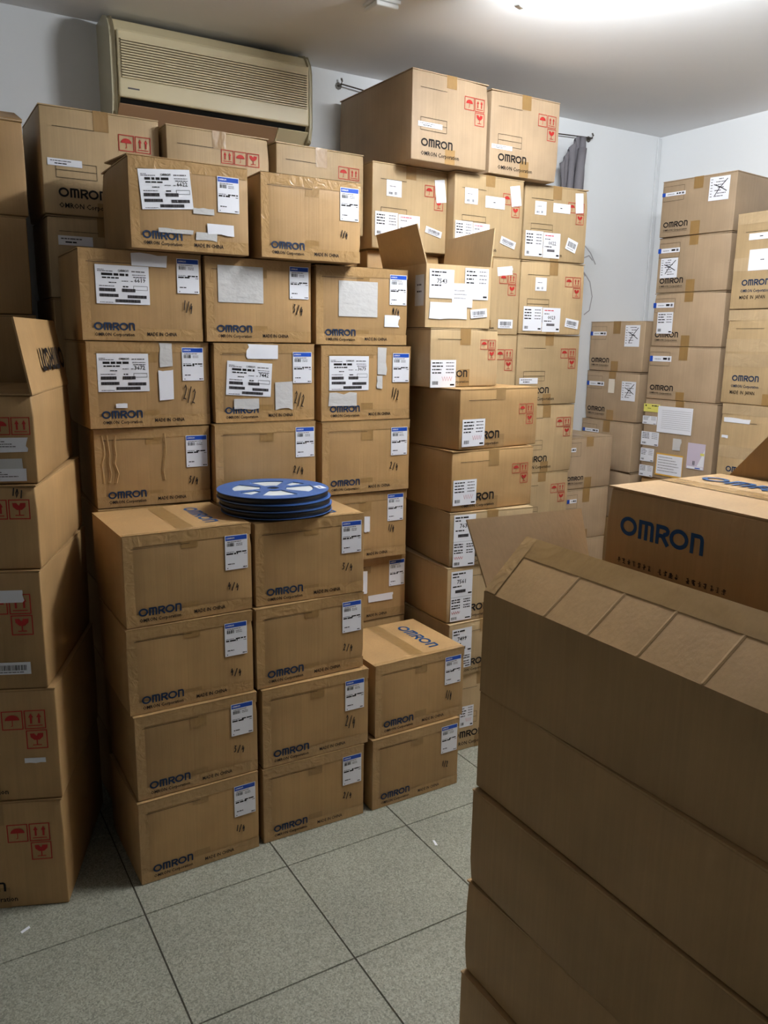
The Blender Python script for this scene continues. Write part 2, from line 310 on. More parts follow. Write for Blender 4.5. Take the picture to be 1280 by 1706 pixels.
        for k in range(10): d.rect(X0+w*.12, Y1-h*(.16+.075*k), X1-w*.04, Y1-h*(.16+.075*k)+.0011, 'ink_grey')
    elif typ == 'ghost': name = 'label_residue'; P('paper_warm')
    elif typ == 'hand':
        name = 'pen_mark'; d.polys(hand_polys(arg, max(w, .03), max(h, .028), .0032), 'pen')
    o = d.build(name, root)
    if lab: o['label'] = lab
    return o

def handling_marks(root, face, x, y, s, which='uag'):
    """red boxed symbols: umbrella, two arrows, glass; (x, y) is the middle of the arrows box"""
    d = Decal(face, .0013); R = 'ink_red'; g = s*1.12
    pos = {'u': (x-g, y), 'a': (x, y), 'g': (x+s*.03, y-g)} if which != 'row' else {'a': (x-g*2, y), 'u': (x-g, y), 'g': (x, y)}
    if which == 'pair': pos = {'u': (x-g, y), 'a': (x, y)}
    if which == 'l2': pos = {'a': (x-g, y), 'g': (x, y)}
    for k, (cx, cy) in pos.items():
        d.at(cx, cy); h = s/2; d.polys(ribbon([(-h, -h), (h, -h), (h, h), (-h, h)], s*.055, True), R)
        if k == 'u':
            d.poly(arc(0, .0, s*.36, s*.3, 0, 180, 10), R, 1); d.polys(ribbon([(0, 0), (0, -.3*s), (-.08*s, -.33*s)], s*.04), R, 1)
        elif k == 'a':
            for sx in (-.2, .2):
                d.poly([(s*(sx-.12), s*.12), (s*(sx+.12), s*.12), (s*sx, s*.36)], R, 1); d.rect(s*(sx-.05), -s*.22, s*(sx+.05), s*.13, R, 1)
            d.rect(-s*.36, -s*.36, s*.36, -s*.31, R, 1)
        else:
            d.poly([(px*s, py*s) for px, py in ((-.33, .34), (-.31, .14), (-.13, -.03), (.13, -.03), (.31, .14), (.33, .34), (.06, .34), (.0, .2), (-.07, .26), (-.12, .34))], R, 1)
            d.rect(-s*.03, -s*.3, s*.03, 0, R, 1); d.rect(-s*.22, -s*.34, s*.22, -s*.29, R, 1)
    return d.build('handling_marks', root)

# ------------------------------------------------------------ cartons
PRINT = .0018                            # printing shows through the clear tape, so it lies just above it
def rounded_body(mb, W, D, z0, z1, r, bul, crush):
    """rounded-edge box with slightly bulging walls; bul = (front, right, back, left) in metres"""
    hx, hy, hz = W/2, D/2, (z1-z0)/2; cz = (z0+z1)/2
    def ax(h): return [-h, -h+r*.35, -h+r, -h*.5, 0, h*.5, h-r, h-r*.35, h]
    X, Y, Z = ax(hx), ax(hy), ax(hz); n = 9; idx = {}; vs = []; fs = []
    def key(i, j, k):
        if (i, j, k) not in idx:
            p = [X[i], Y[j], Z[k]]; inn = [max(-h+r, min(h-r, c)) for c, h in zip(p, (hx, hy, hz))]
            dv = Vector([a-b for a, b in zip(p, inn)])
            if dv.length > 0: dv = dv.normalized()*r
            q = [inn[a]+dv[a] for a in range(3)]
            fx, fy, fz = 1-(p[0]/hx)**2, 1-(p[1]/hy)**2, 1-(p[2]/hz)**2
            if j == 0: q[1] -= bul[0]*fx*fz
            if j == n-1: q[1] += bul[2]*fx*fz
            if i == 0: q[0] -= bul[3]*fy*fz
            if i == n-1: q[0] += bul[1]*fy*fz
            for (sx, sy, sz, amt) in crush:
                dd = math.sqrt((p[0]-sx*hx)**2+(p[1]-sy*hy)**2+(p[2]-sz*hz)**2)
                if dd < .05:
                    f = amt*(1-dd/.05); q[0] -= sx*f; q[1] -= sy*f; q[2] -= sz*f*.4
            idx[(i, j, k)] = len(vs); vs.append((q[0], q[1], q[2]+cz))
        return idx[(i, j, k)]
    for a in range(n-1):
        for b in range(n-1):
            fs += [(key(a, 0, b), key(a+1, 0, b), key(a+1, 0, b+1), key(a, 0, b+1)), (key(a, n-1, b), key(a, n-1, b+1), key(a+1, n-1, b+1), key(a+1, n-1, b)),
                   (key(0, a, b), key(0, a, b+1), key(0, a+1, b+1), key(0, a+1, b)), (key(n-1, a, b), key(n-1, a+1, b), key(n-1, a+1, b+1), key(n-1, a, b+1)),
                   (key(a, b, 0), key(a, b+1, 0), key(a+1, b+1, 0), key(a+1, b, 0)), (key(a, b, n-1), key(a+1, b, n-1), key(a+1, b+1, n-1), key(a, b+1, n-1))]
    mb.mesh(vs, fs)

def wrinkled_strip(mb, face, u0, u1, v0, v1, off, r, n=14, amp=.0004):
    for i in range(n):
        a, b = u0+(u1-u0)*i/n, u0+(u1-u0)*(i+1)/n
        mb.poly([face(a, v0, off), face(b, v0, off), face(b, v1, off+strip_j(r, amp)), face(a, v1, off+strip_j(r, amp))])
def strip_j(r, amp): return r.uniform(0, amp)

class Carton:
    def __init__(s, key, label, group, kind, seam='y', color='kraft', hollow=False, tape=True):
        s.key = key; x, y, z, yaw, W, H, D = BOX[key]; H -= .0024; s.W, s.H, s.D = W, H, D; ya = RAD(yaw)
        s.root = empty('cardboard_box', (x-math.sin(ya)*D/2, y+math.cos(ya)*D/2, z), ya); tag(s.root, label, 'box', group)
        r = s.r = random.Random(key); T = .004; s.color = color
        a = .0012 if kind in 'AB' else .0018
        s.bul = [0 if hollow else r.uniform(0, a) for _ in range(4)]
        mb = MB().m(color)
        if hollow:
            t = .005; mb.box((-W/2, -D/2, .0), (W/2, -D/2+t, H)); mb.box((-W/2, D/2-t, .0), (W/2, D/2, H)); mb.box((-W/2, -D/2+t, 0), (-W/2+t, D/2-t, H)); mb.box((W/2-t, -D/2+t, 0), (W/2, D/2-t, H)); mb.box((-W/2+t, -D/2+t, 0), (W/2-t, D/2-t, t))
            mb.build('body', s.root)
        else:
            crush = [(sx, sy, sz, r.uniform(.001, .006)) for sx in (-1, 1) for sy in (-1, 1) for sz in (-1, 1) if r.random() < .45]
            rounded_body(mb, W, D, 0, H-T, .0045, s.bul, crush); mb.build('body', s.root, True)
            e = .0008
            if seam == 'y': fl = [((-W/2, -D/2, H-T), (-e, D/2, H)), ((e, -D/2, H-T), (W/2, D/2, H))]
            else: fl = [((-W/2, -D/2, H-T), (W/2, -e, H)), ((-W/2, e, H-T), (W/2, D/2, H))]
            for lo, hi in fl:
                m2 = MB().m(color); m2.box(lo, hi); m2.build('top_flap', s.root)
            if tape:
                tw = .026
                if seam == 'y':
                    m3 = MB().m('tape'); m3.poly([s.top(-tw, -D/2, .0006), s.top(tw, -D/2, .0006), s.top(tw, D/2, .0006), s.top(-tw, D/2, .0006)])
                    l = r.uniform(.045, .075); m3.poly([s.front(-tw, H-l, .0009), s.front(tw, H-l, .0009), s.front(tw, H+.0006, .0009), s.front(-tw, H+.0006, .0009)]); m3.build('packing_tape', s.root)
                    m3 = MB().m('tape'); l = r.uniform(.04, .07); m3.poly([s.front(-tw, 0.001, .0009), s.front(tw, 0.001, .0009), s.front(tw, l, .0009), s.front(-tw, l, .0009)]); m3.build('packing_tape', s.root)
                else:
                    m3 = MB().m('tape'); m3.poly([s.top(-W/2, -tw, .0006), s.top(W/2, -tw, .0006), s.top(W/2, tw, .0006), s.top(-W/2, tw, .0006)]); m3.build('packing_tape', s.root)
    # face maps: (u, v, offset) -> local point
    def front(s, u, v, o): return (u, -s.D/2-o-s.bul[0]*(1-(2*u/s.W)**2)*(1-(2*v/s.H-1)**2), v)
    def left(s, u, v, o): return (-s.W/2-o-s.bul[3]*(1-(2*u/s.D)**2)*(1-(2*v/s.H-1)**2), -u, v)
    def right(s, u, v, o): return (s.W/2+o+s.bul[1]*(1-(2*u/s.D)**2)*(1-(2*v/s.H-1)**2), u, v)
    def top(s, u, v, o): return (u, v, s.H+o)
    def clear_tape(s):
        """transparent packing tape wound along the front edges"""
        r = s.r; W, H, D = s.W, s.H, s.D; mb = MB().m('clear_tape')
        wrinkled_strip(mb, s.front, -W/2+.002, W/2-.002, H-.034, H-.0005, .0012, r); wrinkled_strip(mb, s.top, -W/2+.002, W/2-.002, -D/2-.001, -D/2+.02, .0012, r)
        mb.build('clear_tape', s.root)
        mb = MB().m('clear_tape'); wrinkled_strip(mb, s.front, -W/2+.002, W/2-.002, .002, .04, .0012, r); mb.build('clear_tape', s.root)
        mb = MB().m('clear_tape'); sw = lambda u, v, o: s.front(v, u, o)
        wrinkled_strip(mb, sw, .04, H-.034, -W/2+.0015, -W/2+.03, .0012, r, 8); mb.build('clear_tape', s.root)
    def stickers(s):
        for i, sp in enumerate(STICK.get(s.key, ())): sticker(s.root, s.front, sp, i+1, i)
    def print_china(s):
        W, H = s.W, s.H; x0 = -W/2
        d = Decal(s.front, PRINT); d.logo(x0+W*.095, H*.118, W*.325, 'ink_blue'); d.build('brand_logo', s.root)
        d = Decal(s.front, PRINT); d.text('OMRON Corporation', x0+W*.1, H*.055, .0105, 'ink_black', maxw=W*.315, sx=1.15); d.build('company_name', s.root); d = Decal(s.front, PRINT); d.text('MADE IN CHINA', x0+W*.52, H*.062, .0115, 'ink_black', maxw=W*.25, sx=1.2); d.build('origin_text', s.root); d = Decal(s.front, PRINT); d.rect(x0+W*.06, H*.855, x0+W*.5, H*.855+.0013, 'ink_black'); d.build('printed_line', s.root)
    def print_red(s, ms=.045, mx=.047, my=.088, which='uag', frame=True, lh=None, marks=True):
        W, H = s.W, s.H; x0 = -W/2; lw = min(.16, W*.42); d = Decal(s.front, .0013); d.logo(x0+W*.12, H*.165, lw, 'ink_black'); d.build('brand_logo', s.root)
        d = Decal(s.front, .0013); d.text('OMRON Corporation', x0+W*.12, H*.065, H*.047, 'ink_black', maxw=W*.5, sx=1.1); d.build('company_name', s.root); d = Decal(s.front, .0013); d.rect(x0+W*.1, H*.81, x0+W*.44, H*.81+.0016, 'ink_black'); d.build('printed_line', s.root)
        if frame: d = Decal(s.front, .0013); d.polys(ribbon([(x0+W*.11, H*.345), (x0+W*.445, H*.345), (x0+W*.445, H*.485), (x0+W*.11, H*.485)], .0014, True), 'ink_black'); d.rect(x0+W*.11, H*.414, x0+W*.445, H*.414+.0014, 'ink_black'); d.build('printed_frame', s.root)
        if marks: handling_marks(s.root, s.front, W/2-mx, H-my, ms, which)
    def print_plain(s):
        W, H = s.W, s.H; x0 = -W/2; d = Decal(s.front, .0013); d.logo(x0+W*.05, H*.17, W*.345, 'ink_black'); d.build('brand_logo', s.root)
        d = Decal(s.front, .0013); d.text('OMRON Corporation', x0+W*.05, H*.105, .009, 'ink_black', maxw=W*.34, sx=1.2); d.rect(x0+W*.05, H*.088, x0+W*.39, H*.088+.001, 'ink_black'); d.build('company_name', s.root); d = Decal(s.front, .0013)
        d.polys(ribbon([(x0+W*.02, H*.64), (x0+W*.31, H*.64), (x0+W*.31, H*.90), (x0+W*.02, H*.90)], .0011, True), 'ink_black'); d.build('printed_frame', s.root)
    def print_japan(s):
        W, H = s.W, s.H; x0 = -W/2; d = Decal(s.front, .0013); d.logo(x0+.055, H*.245, .145, 'ink_blue'); d.build('brand_logo', s.root)
        d = Decal(s.front, .0013); d.text('OMRON Corporation', x0+.053, H*.175, .0145, 'ink_blue', maxw=.15, sx=1.1); d.build('company_name', s.root); d = Decal(s.front, .0013); d.text('MADE  IN  JAPAN', x0+.05, H*.105, .0165, 'ink_black', maxw=.135, sx=1.1); d.build('origin_text', s.root); d = Decal(s.front, .0013); d.rect(x0+.05, H*.8, x0+.2, H*.8+.0015, 'ink_black'); d.build('printed_line', s.root)
    def top_logo(s, m='logo_blue', cx=.25, w=.24):
        """wordmark on the top flap, read from the carton's side"""
        d = Decal(lambda u, v, o: s.top(s.W*cx+v, -u, o), .0006); d.logo(-w/2, -w/LOGO_W/2, w, m); d.build('brand_logo', s.root)
    def flap(s, quad, name='flap', t=.005, mat=None):
        mb = MB().m(mat or s.color); mb.slab(quad, t); return mb.build(name, s.root)
# carton placement: x, y of the front-face middle, base z, yaw (deg), width, height, depth
BOX = {
 'A41': (0.700, 2.283, 0.000, 0.9, 0.396, 0.282, 0.360),
 'A31': (0.704, 2.292, 0.282, 0.0, 0.394, 0.279, 0.360),
 'A21': (0.698, 2.306, 0.560, -0.1, 0.397, 0.275, 0.360),
 'A11': (0.703, 2.314, 0.835, 0.9, 0.398, 0.283, 0.381),
 'A42': (1.108, 2.288, 0.000, -1.1, 0.384, 0.276, 0.345),
 'A32': (1.118, 2.291, 0.276, -1.1, 0.398, 0.282, 0.345),
 'A22': (1.107, 2.308, 0.558, 0.9, 0.401, 0.276, 0.345),
 'A12': (1.111, 2.318, 0.834, -1.7, 0.391, 0.278, 0.345),
 'C2': (1.526, 2.284, 0.000, 0.4, 0.385, 0.278, 0.360),
 'C1': (1.544, 2.296, 0.278, 1.0, 0.395, 0.279, 0.353),
 'B71': (0.718, 2.727, 0.000, 0.0, 0.385, 0.279, 0.360),
 'B61': (0.718, 2.727, 0.279, 0.0, 0.385, 0.279, 0.360),
 'B51': (0.718, 2.727, 0.558, 0.0, 0.385, 0.279, 0.360),
 'B41': (0.718, 2.727, 0.837, 0.0, 0.385, 0.279, 0.360),
 'B31': (0.718, 2.727, 1.116, -2.7, 0.386, 0.268, 0.360),
 'B21': (0.716, 2.719, 1.384, 0.4, 0.404, 0.283, 0.360),
 'B11': (0.702, 2.713, 1.666, -0.5, 0.392, 0.285, 0.360),
 'B01': (0.853, 2.660, 1.951, 0.4, 0.391, 0.275, 0.350),
 'B72': (1.109, 2.679, 0.000, 0.0, 0.385, 0.278, 0.360),
 'B62': (1.109, 2.679, 0.278, 0.0, 0.385, 0.278, 0.360),
 'B52': (1.109, 2.679, 0.556, 0.0, 0.385, 0.278, 0.360),
 'B42': (1.109, 2.679, 0.834, 0.0, 0.385, 0.278, 0.360),
 'B32': (1.109, 2.679, 1.111, -1.5, 0.384, 0.278, 0.360),
 'B22': (1.117, 2.697, 1.389, -0.9, 0.379, 0.277, 0.360),
 'B12': (1.102, 2.703, 1.667, 0.0, 0.392, 0.282, 0.360),
 'B02': (1.277, 2.648, 1.949, -0.7, 0.380, 0.275, 0.350),
 'B73': (1.543, 2.719, 0.000, 0.0, 0.385, 0.278, 0.360),
 'B63': (1.543, 2.719, 0.278, 0.0, 0.385, 0.278, 0.360),
 'B53': (1.543, 2.719, 0.555, 0.0, 0.387, 0.269, 0.360),
 'B43': (1.527, 2.695, 0.824, -0.5, 0.383, 0.274, 0.360),
 'B33': (1.526, 2.686, 1.099, -1.2, 0.385, 0.281, 0.360),
 'B23': (1.530, 2.698, 1.380, -1.5, 0.387, 0.282, 0.360),
 'B13': (1.509, 2.698, 1.662, -1.4, 0.386, 0.283, 0.360),
 'D8': (1.974, 2.482, 0.000, -2.6, 0.360, 0.343, 0.400),
 'D7': (1.974, 2.478, 0.343, 1.4, 0.361, 0.231, 0.400),
 'D6': (1.974, 2.485, 0.573, -1.4, 0.374, 0.233, 0.400),
 'D5': (1.986, 2.472, 0.806, -6.0, 0.390, 0.222, 0.400),
 'D4': (1.995, 2.491, 1.028, 0.3, 0.408, 0.243, 0.400),
 'D3': (2.028, 2.506, 1.271, 6.2, 0.428, 0.236, 0.400),
 'D2': (1.920, 2.607, 1.507, 2.5, 0.339, 0.226, 0.340),
 'D1': (1.886, 2.615, 1.733, -4.2, 0.292, 0.236, 0.365),
 'E71': (1.930, 3.085, 0.000, 0.0, 0.370, 0.343, 0.440),
 'E61': (1.930, 3.085, 0.343, 0.0, 0.370, 0.343, 0.440),
 'E51': (1.930, 3.085, 0.686, 0.0, 0.370, 0.343, 0.440),
 'E41': (1.930, 3.085, 1.028, 0.0, 0.370, 0.343, 0.440),
 'E31': (1.930, 3.085, 1.371, 0.0, 0.370, 0.343, 0.440),
 'E21': (1.930, 3.085, 1.714, 0.0, 0.370, 0.343, 0.440),
 'E11': (1.931, 3.047, 2.057, 2.5, 0.385, 0.342, 0.440),
 'E72': (2.328, 3.006, 0.000, 0.0, 0.370, 0.343, 0.450),
 'E62': (2.328, 3.006, 0.343, 0.0, 0.370, 0.343, 0.450),
 'E52': (2.328, 3.006, 0.686, 0.0, 0.370, 0.343, 0.450),
 'E42': (2.328, 3.006, 1.029, 0.0, 0.370, 0.343, 0.450),
 'E32': (2.328, 3.006, 1.372, -0.0, 0.370, 0.343, 0.450),
 'E22': (2.327, 3.006, 1.715, -0.0, 0.372, 0.342, 0.450),
 'E12': (2.321, 3.007, 2.057, 1.3, 0.390, 0.342, 0.450),
 'E73': (2.777, 3.073, 0.000, 0.0, 0.370, 0.345, 0.450),
 'E63': (2.777, 3.073, 0.345, 0.0, 0.370, 0.345, 0.450),
 'E53': (2.777, 3.073, 0.690, 0.0, 0.368, 0.345, 0.450),
 'E43': (2.784, 3.072, 1.034, 0.0, 0.375, 0.344, 0.450),
 'E33': (2.774, 3.070, 1.379, -1.6, 0.393, 0.342, 0.432),
 'E23': (2.765, 3.058, 1.721, -2.8, 0.389, 0.343, 0.436),
 'E13': (2.755, 3.051, 2.064, -3.3, 0.377, 0.342, 0.440),
 'T1': (2.053, 2.943, 2.400, 2.2, 0.391, 0.341, 0.578),
 'T2': (2.499, 3.000, 2.406, 0.4, 0.395, 0.343, 0.490),
 'U13': (0.681, 3.114, 1.532, 0.0, 0.380, 0.280, 0.385),
 'U12': (0.681, 3.114, 1.812, -1.2, 0.387, 0.280, 0.385),
 'U11': (0.684, 3.106, 2.092, 0.0, 0.404, 0.352, 0.385),
 'U21': (1.097, 3.063, 2.104, 0.7, 0.397, 0.324, 0.400),
 'U31': (1.518, 3.063, 2.103, 2.9, 0.397, 0.319, 0.420),
 'H5': (3.544, 2.882, 0.961, -86.5, 0.442, 0.430, 0.360),
 'H4': (3.553, 2.897, 1.391, -86.5, 0.429, 0.282, 0.370),
 'H3': (3.556, 2.897, 1.673, -86.1, 0.423, 0.278, 0.388),
 'H2': (3.556, 2.897, 1.951, -85.8, 0.419, 0.282, 0.389),
 'H1': (3.546, 2.892, 2.233, -83.4, 0.412, 0.280, 0.401),
 'G3': (3.496, 3.345, 0.968, -88.6, 0.386, 0.280, 0.380),
 'G2': (3.515, 3.344, 1.248, -88.8, 0.392, 0.280, 0.404),
 'G1': (3.520, 3.341, 1.528, -87.6, 0.392, 0.281, 0.404),
 'I3': (3.505, 2.347, 0.961, -90.0, 0.492, 0.444, 0.440),
 'I2': (3.503, 2.356, 1.405, -90.1, 0.506, 0.448, 0.440),
 'I1': (3.499, 2.357, 1.854, -89.8, 0.500, 0.440, 0.440),
 'F4': (3.136, 3.118, 0.000, 0.0, 0.335, 0.356, 0.340),
 'F3': (3.136, 3.118, 0.356, -0.1, 0.335, 0.277, 0.340),
 'F2': (3.146, 3.123, 0.632, -0.0, 0.335, 0.282, 0.340),
 'F1': (3.156, 3.129, 0.914, -0.4, 0.335, 0.280, 0.340),
 'J5': (1.010, 0.920, 0.000, -89.3, 0.750, 0.234, 0.315),
 'J4': (1.022, 0.922, 0.234, -88.9, 0.750, 0.239, 0.315),
 'J3': (1.016, 0.920, 0.472, -90.2, 0.749, 0.232, 0.315),
 'J2': (1.022, 0.923, 0.705, -91.0, 0.751, 0.235, 0.315),
 'J1': (1.026, 0.916, 0.939, -89.5, 0.749, 0.228, 0.315),
 'K1': (1.360, 0.980, 1.070, -90.2, 0.600, 0.300, 0.384),
 'L5': (0.116, 2.382, 0.000, -22.2, 0.381, 0.352, 0.545),
 'L4': (0.116, 2.385, 0.352, -22.0, 0.391, 0.347, 0.545),
 'L3': (0.112, 2.389, 0.699, -23.1, 0.368, 0.349, 0.545),
 'L2': (0.114, 2.395, 1.048, -21.9, 0.377, 0.237, 0.545),
 'L1': (0.118, 2.400, 1.285, -19.2, 0.383, 0.244, 0.545),
 'hidH_0': (3.544, 2.882, 0.000, -90.0, 0.442, 0.320, 0.360),
 'hidH_1': (3.544, 2.882, 0.320, -90.0, 0.442, 0.320, 0.360),
 'hidH_2': (3.544, 2.882, 0.641, -90.0, 0.442, 0.320, 0.360),
 'hidI_0': (3.505, 2.347, 0.000, -90.0, 0.492, 0.320, 0.440),
 'hidI_1': (3.505, 2.347, 0.320, -90.0, 0.492, 0.320, 0.440),
 'hidI_2': (3.505, 2.347, 0.641, -90.0, 0.492, 0.320, 0.440),
 'hidK_0': (1.360, 0.980, 0.000, -90.0, 0.600, 0.267, 0.384),
 'hidK_1': (1.360, 0.980, 0.267, -90.0, 0.600, 0.267, 0.384),
 'hidK_2': (1.360, 0.980, 0.535, -90.0, 0.600, 0.267, 0.384),
 'hidK_3': (1.360, 0.980, 0.802, -90.0, 0.600, 0.267, 0.384),
 'G4': (3.506, 3.345, 0.688, -89.0, 0.385, 0.280, 0.380),
 'hidG_0': (3.506, 3.345, 0.000, -90.0, 0.385, 0.344, 0.380),
 'hidG_1': (3.506, 3.345, 0.344, -90.0, 0.385, 0.344, 0.380),
 'hidU1_0': (0.681, 3.114, 0.000, 0.0, 0.380, 0.306, 0.385),
 'hidU1_1': (0.681, 3.114, 0.306, 0.0, 0.380, 0.306, 0.385),
 'hidU1_2': (0.681, 3.114, 0.613, 0.0, 0.380, 0.306, 0.385),
 'hidU1_3': (0.681, 3.114, 0.919, 0.0, 0.380, 0.306, 0.385),
 'hidU1_4': (0.681, 3.114, 1.226, 0.0, 0.380, 0.306, 0.385),
 'hidU2_0': (1.117, 3.105, 0.000, 0.0, 0.370, 0.351, 0.390),
 'hidU2_1': (1.117, 3.105, 0.351, 0.0, 0.370, 0.351, 0.390),
 'hidU2_2': (1.117, 3.105, 0.701, 0.0, 0.370, 0.351, 0.390),
 'hidU2_3': (1.117, 3.105, 1.052, 0.0, 0.370, 0.351, 0.390),
 'hidU2_4': (1.117, 3.105, 1.403, 0.0, 0.370, 0.351, 0.390),
 'hidU2_5': (1.117, 3.105, 1.754, 0.0, 0.370, 0.351, 0.390),
 'hidU3_0': (1.518, 3.105, 0.000, 0.0, 0.380, 0.350, 0.390),
 'hidU3_1': (1.518, 3.105, 0.350, 0.0, 0.380, 0.350, 0.390),
 'hidU3_2': (1.518, 3.105, 0.701, 0.0, 0.380, 0.350, 0.390),
 'hidU3_3': (1.518, 3.105, 1.051, 0.0, 0.380, 0.350, 0.390),
 'hidU3_4': (1.518, 3.105, 1.402, 0.0, 0.380, 0.350, 0.390),
 'hidU3_5': (1.518, 3.105, 1.752, 0.0, 0.380, 0.350, 0.390),
 'M8': (0.225, 3.100, 0.000, 0.6, 0.390, 0.320, 0.400),
 'M7': (0.234, 3.100, 0.320, 0.0, 0.390, 0.320, 0.400),
 'M6': (0.225, 3.100, 0.640, 0.6, 0.390, 0.310, 0.400),
 'M5': (0.234, 3.100, 0.950, 0.0, 0.390, 0.310, 0.400),
 'M4': (0.225, 3.100, 1.260, 0.6, 0.390, 0.240, 0.400),
 'M3': (0.234, 3.100, 1.500, 0.0, 0.390, 0.250, 0.400),
 'M2': (0.225, 3.100, 1.750, 0.6, 0.390, 0.324, 0.400),
 'M1': (0.234, 3.100, 2.074, 0.0, 0.390, 0.304, 0.400),
 'N1': (1.757, 0.960, 1.070, -90.0, 0.600, 0.300, 0.320),
 'hidN_0': (1.757, 0.960, 0.000, -90.0, 0.600, 0.268, 0.320),
 'hidN_1': (1.757, 0.960, 0.268, -90.0, 0.600, 0.268, 0.320),
 'hidN_2': (1.757, 0.960, 0.535, -90.0, 0.600, 0.268, 0.320),
 'hidN_3': (1.757, 0.960, 0.802, -90.0, 0.600, 0.268, 0.320),
}
